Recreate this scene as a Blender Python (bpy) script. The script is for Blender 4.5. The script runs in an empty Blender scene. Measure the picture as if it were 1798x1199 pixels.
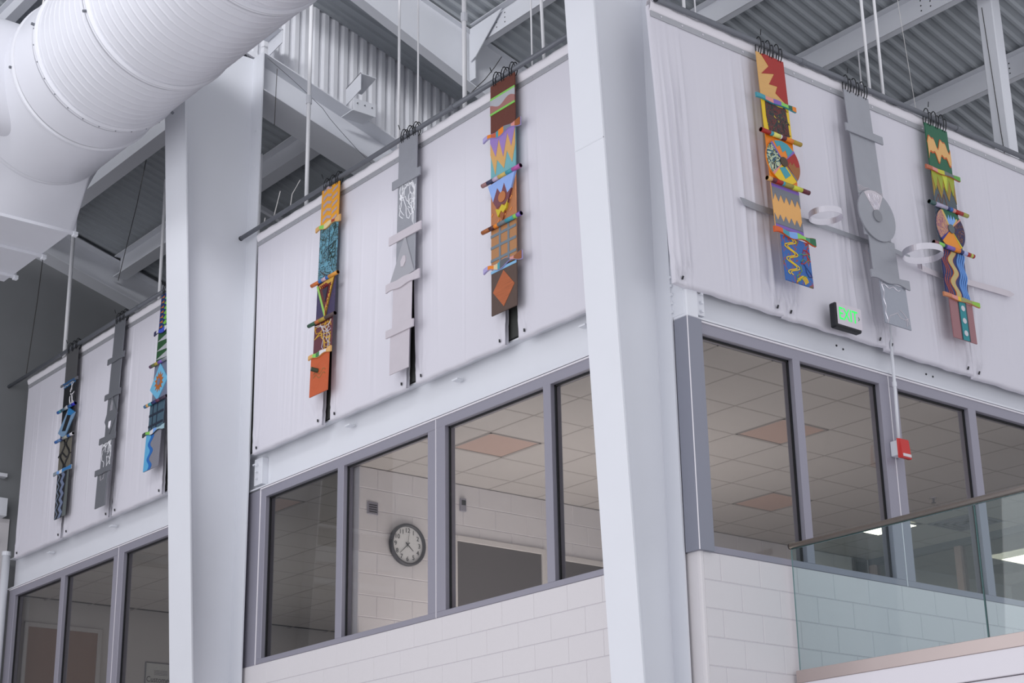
import bpy, math, random
from math import sin, cos, pi, radians as rad
from mathutils import Vector, Matrix
random.seed(7)
SC = bpy.context.scene
COL = SC.collection
ZO = 4.3          # height of the upper window sill above the ground floor; all heights below are given from that sill

# ------------------------------------------------------------------ camera
cd = bpy.data.cameras.new('camera'); cam = bpy.data.objects.new('camera', cd); COL.objects.link(cam)
cd.sensor_width = 36.0; cd.lens = 2986.69 / 1798 * 36.0; cd.clip_end = 200
fw = Vector((0.59387472, 0.73105136, 0.33597132)); rt = Vector((0.7761683, -0.63052579, 0)); up = Vector((-0.21183858, -0.26077029, 0.94187222))
ro = rad(-1.02273); r2 = cos(ro)*rt + sin(ro)*up; u2 = -sin(ro)*rt + cos(ro)*up
m = Matrix((r2, u2, -fw)).transposed().to_4x4(); m.translation = Vector((-8.5435, -8.4338, -2.6511 + ZO)); cam.matrix_world = m
SC.camera = cam

# ------------------------------------------------------------------ world, daylight, exposure
w = bpy.data.worlds.new('daylight'); SC.world = w; w.use_nodes = True
bg = w.node_tree.nodes['Background']; bg.inputs[0].default_value = (0.92, 0.93, 1.0, 1); bg.inputs[1].default_value = 0.78
def area(name, loc, rot, sx, sy, power, col):
    l = bpy.data.lights.new(name, 'AREA'); l.shape = 'RECTANGLE'; l.size = sx; l.size_y = sy; l.energy = power; l.color = col
    o = bpy.data.objects.new(name, l); COL.objects.link(o); o.location = loc; o.rotation_euler = rot; return o
area('window_daylight', (-13, 0.0, 5.0), (0, rad(-98), 0), 9, 16, 760, (0.96, 0.965, 1.0))
area('right_wall_fill', (1, -14, 2.4), (rad(94), 0, 0), 14, 4.5, 300, (0.96, 0.97, 1.0))  # added fill, set low to brighten the lower right wall
area('room_fill_corner', (1.7, 3.1, 3.45), (rad(180), 0, 0), 2.8, 2.4, 72, (1.0, 0.91, 0.86))  # added floor-level uplight brightening the corner room, not a fixture
d_ = Vector((1.0, 6.6, 11.5)) - Vector((-8.5, -1.5, 12.6)); area('siding_fill', (-8.5, -1.5, 12.6), d_.to_track_quat('-Z', 'Y').to_euler(), 5, 1.2, 105, (.97, .975, 1.0)).data.spread = rad(64)  # added out-of-view fill aimed at the siding and roof beams
area('room_fill_left', (2.4, 8.4, 3.45), (rad(180), 0, 0), 4, 6, 34, (1.0, 0.97, 0.93))  # added upward fill near the floor of the left room
vs = SC.view_settings; vs.view_transform = 'Standard'; vs.look = 'None'; vs.gamma = 1; vs.exposure = -0.05; vs.use_curve_mapping = False

# ------------------------------------------------------------------ materials
def lin(c):
    return tuple(((x/255)/12.92 if x/255 <= .04045 else ((x/255+.055)/1.055)**2.4) for x in c) + (1,)
MATS = {}
def mat(name, c, rough=.6, metal=0, bump=0, bscale=40, vary=0, vscale=3, emit=None, estr=0, spec=.5, stretch=None):
    if name in MATS: return MATS[name]
    M = bpy.data.materials.new(name); M.use_nodes = True; nt = M.node_tree; b = nt.nodes['Principled BSDF']
    c = lin(c); b.inputs['Base Color'].default_value = c; b.inputs['Roughness'].default_value = rough; b.inputs['Metallic'].default_value = metal
    b.inputs['Specular IOR Level'].default_value = spec
    tc = nt.nodes.new('ShaderNodeTexCoord')
    src = tc.outputs['Object']
    if stretch:
        mp = nt.nodes.new('ShaderNodeMapping'); mp.inputs['Scale'].default_value = stretch; nt.links.new(src, mp.inputs[0]); src = mp.outputs[0]
    if vary:
        n = nt.nodes.new('ShaderNodeTexNoise'); n.inputs['Scale'].default_value = vscale; n.inputs['Detail'].default_value = 4
        nt.links.new(src, n.inputs['Vector'])
        mx = nt.nodes.new('ShaderNodeMix'); mx.data_type = 'RGBA'
        mx.inputs[6].default_value = tuple(x*(1-vary) for x in c[:3]) + (1,); mx.inputs[7].default_value = tuple(min(1, x*(1+vary)) for x in c[:3]) + (1,)
        nt.links.new(n.outputs['Fac'], mx.inputs[0]); nt.links.new(mx.outputs[2], b.inputs['Base Color'])
    if bump:
        n2 = nt.nodes.new('ShaderNodeTexNoise'); n2.inputs['Scale'].default_value = bscale; n2.inputs['Detail'].default_value = 6
        nt.links.new(src, n2.inputs['Vector'])
        bp = nt.nodes.new('ShaderNodeBump'); bp.inputs['Strength'].default_value = bump; bp.inputs['Distance'].default_value = .01
        nt.links.new(n2.outputs['Fac'], bp.inputs['Height']); nt.links.new(bp.outputs[0], b.inputs['Normal'])
    if emit:
        b.inputs['Emission Color'].default_value = lin(emit); b.inputs['Emission Strength'].default_value = estr
    MATS[name] = M; return M
def splat(name, stops, scale=9, distort=1.5, rough=.5, stretch=(1, 1, 1), detail=6):
    """paint splatter: noise cut into hard colour steps; stops = [(position, colour)]"""
    if name in MATS: return MATS[name]
    M = mat(name, (128, 128, 128), rough, bump=.4, bscale=60); nt = M.node_tree; b = nt.nodes['Principled BSDF']
    tc = nt.nodes.new('ShaderNodeTexCoord'); mp = nt.nodes.new('ShaderNodeMapping'); mp.inputs['Scale'].default_value = stretch
    n = nt.nodes.new('ShaderNodeTexNoise'); n.inputs['Scale'].default_value = scale; n.inputs['Detail'].default_value = detail; n.inputs['Distortion'].default_value = distort; n.inputs['Roughness'].default_value = .65
    r = nt.nodes.new('ShaderNodeValToRGB'); r.color_ramp.interpolation = 'CONSTANT'
    while len(r.color_ramp.elements) < len(stops): r.color_ramp.elements.new(.5)
    for e, (p, c) in zip(r.color_ramp.elements, stops): e.position = p; e.color = lin(c)
    nt.links.new(tc.outputs['Object'], mp.inputs[0]); nt.links.new(mp.outputs[0], n.inputs['Vector']); nt.links.new(n.outputs['Fac'], r.inputs[0]); nt.links.new(r.outputs[0], b.inputs['Base Color'])
    return M
def glass(name, tint, gloss=1.0):
    M = bpy.data.materials.new(name); M.use_nodes = True; nt = M.node_tree
    for n in list(nt.nodes): nt.nodes.remove(n)
    o = nt.nodes.new('ShaderNodeOutputMaterial'); t = nt.nodes.new('ShaderNodeBsdfTransparent'); g = nt.nodes.new('ShaderNodeBsdfGlossy'); mx = nt.nodes.new('ShaderNodeMixShader'); fr = nt.nodes.new('ShaderNodeFresnel')
    t.inputs[0].default_value = tint; g.inputs['Roughness'].default_value = .01; g.inputs[0].default_value = (gloss, gloss, gloss, 1); fr.inputs[0].default_value = 1.45
    nt.links.new(fr.outputs[0], mx.inputs[0]); nt.links.new(t.outputs[0], mx.inputs[1]); nt.links.new(g.outputs[0], mx.inputs[2]); nt.links.new(mx.outputs[0], o.inputs[0])
    return M
STEEL = mat('white_painted_steel', (222, 224, 230), .42, bump=.03, bscale=30, vary=.02)
DUCT = mat('white_duct_paint', (216, 217, 224), .36, bump=.02, bscale=12, vary=.02)
DECK = mat('roof_deck_paint', (166, 171, 176), .6, vary=.05)
SIDING = mat('siding_paint', (228, 229, 234), .55, vary=.03)
CLOTH = mat('white_fabric', (214, 212, 220), .9, bump=.08, bscale=200, vary=.012, spec=.2)
HEM = mat('fabric_hem', (228, 225, 230), .9, spec=.2)
BLOCKP = mat('painted_block', (216, 212, 214), .62, bump=.12, bscale=60, vary=.015, vscale=1.5)
BLOCKJ = mat('painted_mortar', (203, 199, 204), .75, bump=.15, bscale=60)
ALU = mat('lilac_grey_aluminium', (150, 148, 160), .42, metal=.25, vary=.02)
ALUD = mat('grey_corner_trim', (140, 142, 154), .4, metal=.3, vary=.02)
GASK = mat('black_gasket', (14, 16, 20), .6)
GAL = mat('galvanised_steel', (112, 115, 122), .5, metal=.35, vary=.08, vscale=12)
TAPE = mat('aluminium_bar', (176, 177, 182), .5, metal=.35, vary=.06, vscale=15)
SILVER = mat('brushed_silver', (158, 160, 167), .5, metal=.35, bump=.35, bscale=28, vary=.08, vscale=5)
SILVERL = mat('light_silver', (205, 198, 204), .5, metal=.25, bump=.2, bscale=40, vary=.04, vscale=8)
CHROME = mat('bright_aluminium', (222, 219, 226), .36, metal=.9, bump=.02)
BLACK = mat('black_plastic', (24, 27, 32), .5)
TILE = mat('ceiling_tile', (188, 183, 180), .9, bump=.1, bscale=150, vary=.03, vscale=2)
TGRID = mat('ceiling_grid', (156, 150, 147), .6)
LENS = mat('unlit_light_lens', (190, 163, 152), .5, bump=.3, bscale=200)
WALLI = mat('grey_far_wall', (130, 132, 134), .8, bump=.05, vary=.05)
FLOORM = mat('ground_floor', (205, 203, 202), .5, vary=.1)
GLASSW = glass('window_glass', (.80, .81, .815, 1), .9)
GLASSG = glass('guard_glass', (.845, .925, .925, 1))
ST_STEEL = mat('brushed_stainless', (190, 176, 172), .38, metal=.6, vary=.06, vscale=2)
RAILM = mat('handrail_steel', (150, 142, 136), .38, metal=.7)
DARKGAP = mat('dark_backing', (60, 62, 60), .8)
WIRE = mat('dark_wire', (70, 68, 66), .5, metal=.5)
STRING = mat('pale_string', (205, 203, 200), .8)

# ------------------------------------------------------------------ mesh helpers
class MB:
    def __init__(s): s.v = []; s.f = []
    def add(s, vs, fs):
        n = len(s.v); s.v += [tuple(v) for v in vs]; s.f += [tuple(i+n for i in f) for f in fs]; return s
    def box(s, x0, x1, y0, y1, z0, z1):
        if x0 > x1: x0, x1 = x1, x0
        if y0 > y1: y0, y1 = y1, y0
        if z0 > z1: z0, z1 = z1, z0
        return s.add([(x0,y0,z0),(x1,y0,z0),(x1,y1,z0),(x0,y1,z0),(x0,y0,z1),(x1,y0,z1),(x1,y1,z1),(x0,y1,z1)],
                     [(0,3,2,1),(4,5,6,7),(0,1,5,4),(1,2,6,5),(2,3,7,6),(3,0,4,7)])
    def bbox(s, x0, x1, y0, y1, z0, z1, b=.004):
        """box with all edges chamfered by b"""
        X, Y, Z = (x0, x1), (y0, y1), (z0, z1); vs = []; idx = {}
        for i in (0, 1):
            for j in (0, 1):
                for k in (0, 1):
                    sx, sy, sz = (1, -1)[i], (1, -1)[j], (1, -1)[k]
                    for a, d in enumerate(((0, b, b), (b, 0, b), (b, b, 0))):
                        idx[i, j, k, a] = len(vs); vs.append((X[i]+sx*d[0], Y[j]+sy*d[1], Z[k]+sz*d[2]))
        F = []
        for i in (0, 1):
            F.append((idx[i,0,0,0], idx[i,0,1,0], idx[i,1,1,0], idx[i,1,0,0])); F.append((idx[0,i,0,1], idx[1,i,0,1], idx[1,i,1,1], idx[0,i,1,1])); F.append((idx[0,0,i,2], idx[0,1,i,2], idx[1,1,i,2], idx[1,0,i,2]))
            for j in (0, 1):
                F.append((idx[i,j,0,0], idx[i,j,1,0], idx[i,j,1,1], idx[i,j,0,1])); F.append((idx[i,0,j,0], idx[i,1,j,0], idx[i,1,j,2], idx[i,0,j,2])); F.append((idx[0,i,j,1], idx[1,i,j,1], idx[1,i,j,2], idx[0,i,j,2]))
                for k in (0, 1): F.append((idx[i,j,k,0], idx[i,j,k,1], idx[i,j,k,2]))
        return s.add(vs, F)
    def prism(s, pts, axis, a0, a1):
        """polygon pts (2-D) extruded along axis from a0 to a1; other two axes in xyz order"""
        n = len(pts); vs = []
        for a in (a0, a1):
            for p in pts:
                q = list(p); q.insert(axis, a); vs.append(tuple(q))
        return s.add(vs, [tuple(range(n)), tuple(range(2*n-1, n-1, -1))] + [(i, n+i, n+(i+1) % n, (i+1) % n) for i in range(n)])
    def tube(s, P, r, n=8, cap=True, rz=None):
        P = [Vector(p) for p in P]; rings = []
        for i, p in enumerate(P):
            d = (P[min(i+1, len(P)-1)] - P[max(i-1, 0)]).normalized()
            a = Vector((0, 0, 1)) if abs(d.z) < .9 else Vector((1, 0, 0))
            e1 = d.cross(a).normalized(); e2 = d.cross(e1).normalized(); rings.append([p + e1*r*cos(2*pi*k/n) + e2*(rz or r)*sin(2*pi*k/n) for k in range(n)])
        vs = [v for R in rings for v in R]; F = []
        for i in range(len(P)-1):
            for k in range(n): F.append((i*n+k, i*n+(k+1) % n, (i+1)*n+(k+1) % n, (i+1)*n+k))
        if cap: F.append(tuple(range(n-1, -1, -1))); F.append(tuple(range((len(P)-1)*n, len(P)*n)))
        return s.add(vs, F)
    def build(s, name, material, parent=None, local=False, smooth=False, label=None, kind=None):
        me = bpy.data.meshes.new(name)
        if local: off = Vector((0, 0, 0)); loc = Vector((0, 0, 0))
        else:
            xs, ys, zs = zip(*s.v); c = Vector(((min(xs)+max(xs))/2, (min(ys)+max(ys))/2, min(zs)))
            off = c; loc = c + Vector((0, 0, ZO)) - (wpos(parent) if parent else Vector((0, 0, 0)))
        me.from_pydata([(v[0]-off[0], v[1]-off[1], v[2]-off[2]) for v in s.v], [], s.f); me.materials.append(material)
        if smooth: me.polygons.foreach_set('use_smooth', [True]*len(me.polygons))
        o = bpy.data.objects.new(name, me); COL.objects.link(o); o.location = loc
        if parent: o.parent = parent
        if label: o['label'] = label
        if kind: o['kind'] = kind
        return o
def wpos(o):
    p = Vector(o.location); q = o.parent
    while q: p = p + Vector(q.location); q = q.parent
    return p
def tag(o, label, cat, group=None):
    o['label'] = label; o['category'] = cat
    if group: o['group'] = group
    return o
def thing(name, label, cat, loc, rot=(0, 0, 0), group=None):
    o = bpy.data.objects.new(name, None); COL.objects.link(o); o.empty_display_size = .1
    o.location = (loc[0], loc[1], loc[2]+ZO); o.rotation_euler = rot; return tag(o, label, cat, group)
def struct(name, loc):
    o = bpy.data.objects.new(name, None); COL.objects.link(o); o.empty_display_size = .1; o.location = (loc[0], loc[1], loc[2]+ZO); o['kind'] = 'structure'; return o
def place(o, name, loc, parent=None, scale=None):
    """copy of a part sharing its mesh, at world position loc"""
    c = o.copy(); c.name = name; COL.objects.link(c); c.parent = parent
    c.location = Vector((loc[0], loc[1], loc[2]+ZO)) - (wpos(parent) if parent else Vector((0, 0, 0)))
    if scale: c.scale = scale
    return c

# ------------------------------------------------------------------ floor, roof
MB().box(-16, 14, -18, 16, -4.45, -4.3).build('floor', FLOORM, kind='structure')
def deck(y0, y1, x0, x1, z0, s, pitch=.1524):
    prof = []; y = y0
    while y < y1:
        prof += [(y, 0), (y+.034, 0), (y+.056, .028), (y+pitch-.022, .028)]; y += pitch
    prof += [(y, 0)]
    m = MB(); vs = []
    for x in (x0, x1):
        vs += [(x, p[0], z0+s*x+p[1]) for p in prof]
    n = len(prof); m.add(vs, [(i, i+1, n+i+1, n+i) for i in range(n-1)])
    m.box(x0, x1, y0, y1, 0, .01)     # outer skin above the ribs
    k = len(m.v)-8
    for i in range(8): v = m.v[k+i]; m.v[k+i] = (v[0], v[1], z0+s*v[0]+.034+v[2])
    return m.build('ceiling', DECK, kind='structure')
deck(-.6, 6.62, -.6, 10.5, 8.05, -.28)
deck(6.64, 12.75, -6, 10.5, 7.0, -.29)
# vertical corrugated infill between the two roof levels
m = MB(); x = -.5; prof = []
while x < 4.5: prof += [(x, 6.63), (x+.045, 6.63), (x+.062, 6.595), (x+.118, 6.595)]; x += .135
vs = [(p[0], p[1], 6.86-.3*p[0]) for p in prof] + [(p[0], p[1], 8.09-.28*p[0]) for p in prof]; n = len(prof)
m.add(vs, [(i, i+1, n+i+1, n+i) for i in range(n-1)]); m.build('wall_upper', SIDING, kind='structure')
# flashing angle at the foot of the siding
tag(MB().prism([(-.2, 6.99), (4.4, 5.61), (4.4, 5.54), (-.2, 6.92)], 1, 6.56, 6.59).build('flashing', SIDING), 'sloping grey flashing at the foot of the corrugated siding', 'flashing')

# ------------------------------------------------------------------ concrete block walls
def blockmesh(L, H, D, b=.005):
    return MB().bbox(-L/2, L/2, 0, D, 0, H, b)
BL, BH, J = .4064, .2032, .006
def block_wall(name, axis, plane, a0, a1, z0, rows, start, depth=.19, core=True, vj=J/2):
    """wall of single blocks; axis 0: runs along X at y=plane, axis 1: along Y at x=plane. a joint column falls on 'start'"""
    W = struct(name, (a0, plane, z0) if axis == 0 else (plane, a0, z0))
    if core:
        c = MB()
        if axis == 0: c.box(a0, a1, plane+.004, plane+depth, z0, z0+rows*BH)
        else: c.box(plane+.004, plane+depth, a0, a1, z0, z0+rows*BH)
        c.build('mortar', BLOCKJ, W)
    proto = None; cnt = 0
    for r in range(rows):
        z = z0 + r*BH; off = start + (BL/2 if (rows-1-r) % 2 else 0); k = math.floor((a0-off)/BL)
        while off + k*BL < a1 - .01:
            s0 = max(off+k*BL, a0); s1 = min(off+(k+1)*BL, a1); k += 1
            if s1 - s0 < .05: continue
            full = abs(s1-s0-BL) < .001
            if full and proto is None or not full:
                mb = MB(); t = J/2
                if axis == 0: mb.bbox(s0+vj, s1-vj, plane, plane+.03, z+t, z+BH-t, .004)
                else: mb.bbox(plane, plane+.03, s0+vj, s1-vj, z+t, z+BH-t, .002)
                o = mb.build('block', BLOCKP, W)
                if full: proto = o
            else:
                c = (s0+s1)/2
                loc = (c, plane+.015, z+t) if axis == 0 else (plane+.015, c, z+t)
                place(proto, 'block', loc, W)
            cnt += 1
    return W
WB = block_wall('wall_right', 0, 0.0, .03, 4.9, -6*BH, 6, .2032)
WA = block_wall('wall_left', 1, 0.0, .36, 12.5, -6*BH, 6, .2032+.04, vj=.0008)
# rounded painted corner
m = MB(); P = [(.03, .0), (.012, .003), (.003, .012), (0, .03), (0, .36), (.03, .36)]
m.prism(P, 2, -6*BH, 0); m.build('corner_bead', BLOCKP, WB)

# ------------------------------------------------------------------ glazed window bands
def window_band(name, axis, jambs, thin, wide, a_end, zt=1.775):
    """axis 0 along X facing -Y, axis 1 along Y facing -X. depth coordinate d grows into the room"""
    W = struct(name, (0, 0, 0))
    def B(nm, a0, a1, d0, d1, z0, z1, mt, bev=.003, par=W):
        mb = MB()
        if axis == 0: mb.bbox(a0, a1, d0, d1, z0, z1, bev)
        else: mb.bbox(d0, d1, a0, a1, z0, z1, bev)
        return mb.build(nm, mt, par)
    lo, hi = jambs[0][0], a_end
    B('head_rail', lo, hi, 0, .115, 1.675, zt-.012, ALU); B('head_flashing', lo, hi, -.012, .02, zt-.014, zt, HEM)
    B('sill_rail', lo, hi, 0, .115, .002, .052, ALU)
    edges = []
    for a, b in jambs: B('jamb', a, b, 0, .115, .05, 1.68, ALU)
    for a, b in thin: B('mullion', a, b, 0, .115, .05, 1.68, ALU)
    for a, b in wide:
        c = (a+b)/2; B('mullion', a, c-.004, 0, .115, .05, 1.68, ALU); B('mullion', c+.004, b, .004, .115, .05, 1.68, ALU); B('joint_strip', c-.004, c+.004, -.004, .02, .002, 1.775, HEM, .001)
    solid = sorted(jambs + thin + wide)
    for (p, q) in zip(solid[:-1], solid[1:]):
        g0, g1 = p[1], q[0]
        if g1-g0 < .3: continue
        B('pane', g0, g1, .054, .060, .052, 1.675, GLASSW, .0005)
        mb = MB(); t = .016
        for (u0, u1, z0, z1) in ((g0, g0+t, .052, 1.675), (g1-t, g1, .052, 1.675), (g0, g1, 1.675-t, 1.675), (g0, g1, .052, .058)):
            if axis == 0: mb.box(u0, u1, .044, .058, z0, z1)
            else: mb.box(.044, .058, u0, u1, z0, z1)
        mb.build('gasket', GASK, W)
    return W
window_band('window_1', 1, [(6.95, 7.05), (12.18, 12.36)], [(7.65, 7.75), (10.72, 10.83)], [(9.17, 9.43)], 12.36)
window_band('window_2', 1, [(.12, .25), (6.055, 6.15)], [(1.6, 1.695), (4.64, 4.745)], [(3.04, 3.30)], 6.15)
window_band('window_3', 0, [(.12, .152), (6.0, 6.1)], [(1.145, 1.23), (3.37, 3.475)], [(2.19, 2.43), (4.62, 4.86)], 6.1)
# infill sheet between glazing and the tapered column
tag(MB().bbox(.012, .06, 6.158, 6.95, .002, 1.775, .002).build('infill_sheet', ALU), 'flat grey metal infill between the left column and the clock window', 'panel')
tag(MB().bbox(-.004, .012, 6.150, 6.165, .0, 1.775, .002).build('trim_strip', HEM), 'thin pale upright strip edging the left frame of the clock window', 'trim')
# corner cover
t = thing('corner_cover', 'lilac grey folded metal cover on the building corner beside the right windows', 'trim', (0, 0, 0))
MB().bbox(-.03, .122, -.03, -.016, .0, 1.775, .002).build('right_leaf', ALUD, t); MB().bbox(-.03, -.016, -.016, .115, .0, 1.775, .002).build('left_leaf', ALUD, t)
MB().tube([(-.029, -.029, .0), (-.029, -.029, 1.775)], .0045, 6).build('edge_highlight', HEM, t)  # pale tube paints the thin highlight along the corner edge
MB().box(-.016, .12, -.016, .11, .0, 1.77).build('core', ALUD, t)

# ------------------------------------------------------------------ steel framing above the windows
def ibeam(m, p0, p1, depth, width, tf=.014, tw=.01, across=None):
    """I-section between two top-centre points; depth may be a pair. across = unit vector of flange width"""
    d0, d1 = depth if isinstance(depth, tuple) else (depth, depth); A = Vector(across); Zv = Vector((0, 0, 1)); p0, p1 = Vector(p0), Vector(p1)
    for (h0a, h0b, h1a, h1b, hw) in ((0, tf, 0, tf, width/2), (tf, d0-tf, tf, d1-tf, tw/2), (d0-tf, d0, d1-tf, d1, width/2)):
        vs = []
        for p, a, b in ((p0, h0a, h0b), (p1, h1a, h1b)):
            for h in (a, b):
                for sg in (-1, 1): vs.append(p + A*sg*hw - Zv*h)
        m.add(vs, [(0, 1, 3, 2), (4, 6, 7, 5), (0, 4, 5, 1), (2, 3, 7, 6), (0, 2, 6, 4), (1, 5, 7, 3)])
    return m
def bolt(par, x, y, z, ax, r=.014, l=.03, mt=None):
    d = Vector((0, 0, 0)); d[ax] = -l
    return MB().tube([(x, y, z), (Vector((x, y, z))+d)[:]], r, 6).build('bolt', mt or STEEL, par)
for (lab, y0, y1) in (('white steel beam over the clock window, between the two tapered columns', .13, 6.76), ('white steel beam over the far left windows, left of the left column', 6.78, 12.42)):
    t = thing('steel_beam', lab, 'beam', (.08, y0, 1.78)); ibeam(MB(), (.08, y0, 2.19), (.08, y1, 2.19), .405, .17, across=(1, 0, 0)).build('beam_section', STEEL, t)
    if y0 < 1:
        MB().bbox(.0, .075, 6.15, 6.3, 1.83, 2.11, .003).build('end_plate', STEEL, t)
        for z in (1.9, 1.97, 2.04): bolt(t, .0, 6.23, z, 0)
    for k in range(3 if y0 > 1 else 4): MB().bbox(-.02, .05, y0+1.0+k*1.7, y0+1.08+k*1.7, 2.045, 2.06, .002).build('clip', STEEL, t)
t = thing('steel_beam', 'white steel beam over the right windows, behind the exit sign', 'beam', (2.5, .08, 1.78))
ibeam(MB(), (.11, .08, 2.16), (6.2, .08, 2.16), .375, .17, across=(0, 1, 0)).build('beam_section', STEEL, t)
MB().bbox(.10, .19, .0, .05, 1.82, 2.1, .003).build('end_plate', STEEL, t)
for z in (1.85, 1.92, 1.99): bolt(t, .15, .02, z, 1, .013, .045)
for x_, z_ in ((1.78, 1.94), (1.86, 1.925), (2.93, 1.92), (3.02, 1.915)): MB().tube([(x_, .075, z_), (x_, .07, z_)], .009, 8).build('bolt_hole', BLACK, t)
t = thing('corner_post', 'short white square steel post on the building corner above the grey cover', 'post', (.03, .05, 1.77))
MB().bbox(-.026, .10, -.026, .13, 1.775, 2.25, .008).build('tube', STEEL, t); MB().bbox(-.03, -.018, .0, .14, 1.80, 2.19, .002).build('side_plate', STEEL, t)
for z in (1.84, 1.91, 1.98, 2.05, 2.12): bolt(t, -.03, .11, z, 0, .012, .02)

# ------------------------------------------------------------------ tapered frame columns
def taper_column(lab, yc, W, xb, xn0, slope, ztop, splice=None):
    t = thing('tapered_column', lab, 'column', ((xb+xn0)/2, yc, -4.3)); z0, z1 = -4.3, ztop; tf = .016
    xn = lambda z: xn0 - slope*z
    vs = []
    for z in (z0, z1):
        for x_ in (xn(z), xn(z)+tf):
            for y_ in (yc-W/2, yc+W/2): vs.append((x_, y_, z))
    F = [(0, 1, 3, 2), (4, 6, 7, 5), (0, 4, 5, 1), (2, 3, 7, 6), (0, 2, 6, 4), (1, 5, 7, 3)]
    MB().add(vs, F).build('front_flange', STEEL, t)
    MB().box(xb-tf, xb, yc-W/2, yc+W/2, z0, z1).build('rear_flange', STEEL, t)
    vs = []
    for z in (z0, z1):
        for x_ in (xn(z)+tf, xb-tf):
            for y_ in (yc-.006, yc+.006): vs.append((x_, y_, z))
    MB().add(vs, F).build('web', STEEL, t)
    if splice:
        MB().tube([(xn(splice)-.0, yc-W/2, splice), (xn(splice)-.0, yc+W/2, splice)], .006, 6).build('splice_weld', STEEL, t)
    return t
taper_column('tall white tapered steel column at the building corner, right of centre', .285, .33, -.03, -.53+.0, .0445, 8.0, 3.12)
tl = taper_column('tall white tapered steel column on the left, its top hidden by the duct', 6.555, .45, -.04, -.60, .0655, 6.84)
for z in (5.45, 5.9): bolt(tl, -.056, 6.42, z, 0, .012, .02)

# ------------------------------------------------------------------ rafters and purlins
def rafter(lab, y, W, x0, x1, top, bot, name='rafter'):
    f = lambda c, x: c[0]+c[1]*x
    t = thing(name, lab, 'rafter', ((x0+x1)/2, y, f(bot, x1)))
    m = MB(); ibeam(m, (x0, y, f(top, x0)), (x1, y, f(top, x1)), (f(top, x0)-f(bot, x0), f(top, x1)-f(bot, x1)), W, across=(0, 1, 0)); m.build('beam_section', STEEL, t); return t
r1 = rafter('white sloping roof beam from the left column, under the corrugated siding', 6.555, .45, -.03, 9, (6.83, -.3), (6.36, -.3))
r2_ = rafter('white sloping roof beam in front of the siding, above the brown banner', 5.43, .14, -.6, 9, (8.03, -.28), (7.52, -.372))
for xk in (2.13,): MB().box(xk, xk+.012, 5.29, 5.395, 7.56-.372*xk, 7.98-.28*xk).build('stiffener', STEEL, r2_)
rafter('dim sloping roof beam along the far grey wall', 12.45, .3, -5.5, 9, (6.95, -.3), (6.48, -.3))
# brackets on the siding beam
def bracket(lab, x, y, z):
    t = thing('steel_bracket', lab, 'bracket', (x, y, z))
    MB().bbox(x-.15, x+.16, y-.26, y-.25, z-.05, z+.11, .002).build('face_plate', STEEL, t)
    MB().bbox(x-.16, x+.14, y-.25, y-.02, z-.05, z-.04, .002).build('shelf_plate', STEEL, t)
    for i in (-.1, 0, .1): bolt(t, x+i, y-.262, z+.05, 1, .008, .012, GAL)
    MB().prism([(y-.02, z+.12), (y-.02, z+.34), (y-.32, z+.42), (y-.32, z+.2)], 0, x-.10, x-.09).build('side_plate', STEEL, t)
    MB().prism([(y-.02, z+.34), (y-.32, z+.42), (y-.32, z+.41), (y-.02, z+.33)], 0, x-.10, x+.12).build('top_plate', STEEL, t)
bracket('open steel bracket on the siding beam between two banners', 1.18, 6.40, 6.42)
t = thing('steel_bracket', 'small steel clip beside the head of the left column under the duct', 'bracket', (.08, 6.3, 6.9))
MB().prism([(6.5, 6.9), (6.5, 7.1), (6.2, 7.12), (6.2, 6.95)], 0, .10, .11).build('side_plate', STEEL, t); MB().prism([(6.5, 7.1), (6.2, 7.12), (6.2, 7.11), (6.5, 7.09)], 0, -.05, .11).build('top_plate', STEEL, t)
def purlin(lab, x, y0, y1, z0, s, depth=.25, w_=.09, name='purlin', ib=False):
    zt = z0+s*x-.004; t = thing(name, lab, 'purlin', (x, (y0+y1)/2, zt-depth)); m = MB()
    if ib: ibeam(m, (x, y0, zt), (x, y1, zt), depth, w_, across=(1, 0, 0))
    else:
        m.box(x-.004, x+.004, y0, y1, zt-depth, zt); m.box(x-w_, x, y0, y1, zt-.006, zt); m.box(x, x+w_, y0, y1, zt-depth, zt-depth+.006)
    m.build('purlin_section', STEEL, t); return t
pu = [purlin('short white purlin meeting the roof beam above the brown banner', 2.15, -.5, 5.29, 8.05, -.28),
      purlin('white purlin crossing the roof just right of the corner column', 3.5, -.5, 5.35, 8.05, -.28),
      purlin('white purlin crossing the roof behind the red banner and drop rods', 4.72, -.5, 5.35, 8.05, -.28),
      purlin('white purlin crossing the roof behind the green banner and square post', 6.02, -.5, 5.35, 8.05, -.28)]
for p_, x_ in zip(pu[:4], (2.15, 3.5, 4.72, 6.02)):
    for yb in ((4.9, 4.75) if x_ < 3 else (.98, .86)):
        for dz in (.07, .13, .19): MB().tube([(x_-.006, yb, 8.05-.28*x_-dz), (x_-.001, yb, 8.05-.28*x_-dz)], .009, 6).build('bolt_hole', BLACK, p_)
MB().prism([(4.75, 7.42), (5.34, 7.42), (5.34, 6.99), (5.24, 7.02)], 0, 2.10, 2.11).build('knee_plate', STEEL, pu[0])
purlin('grey roof purlin seen between the left column and the siding beam', 1.2, 6.8, 12.3, 7.0, -.29, .32, .2, ib=True)
purlin('pale eave beam under the duct, left of the left column', -.08, 6.8, 12.3, 7.0, -.29, .36, .2, ib=True)
purlin('white purlin in the top left corner above the duct', -2.22, 6.8, 12.3, 7.0, -.29, .25, .12, ib=True)
tag(MB().prism([(-2.3, 7.6), (-1.2, 7.28), (-1.2, 7.2), (-2.3, 7.52)], 1, 9.6, 9.68).build('roof_brace', STEEL), 'small white brace under the roof in the top left corner', 'brace')
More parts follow.
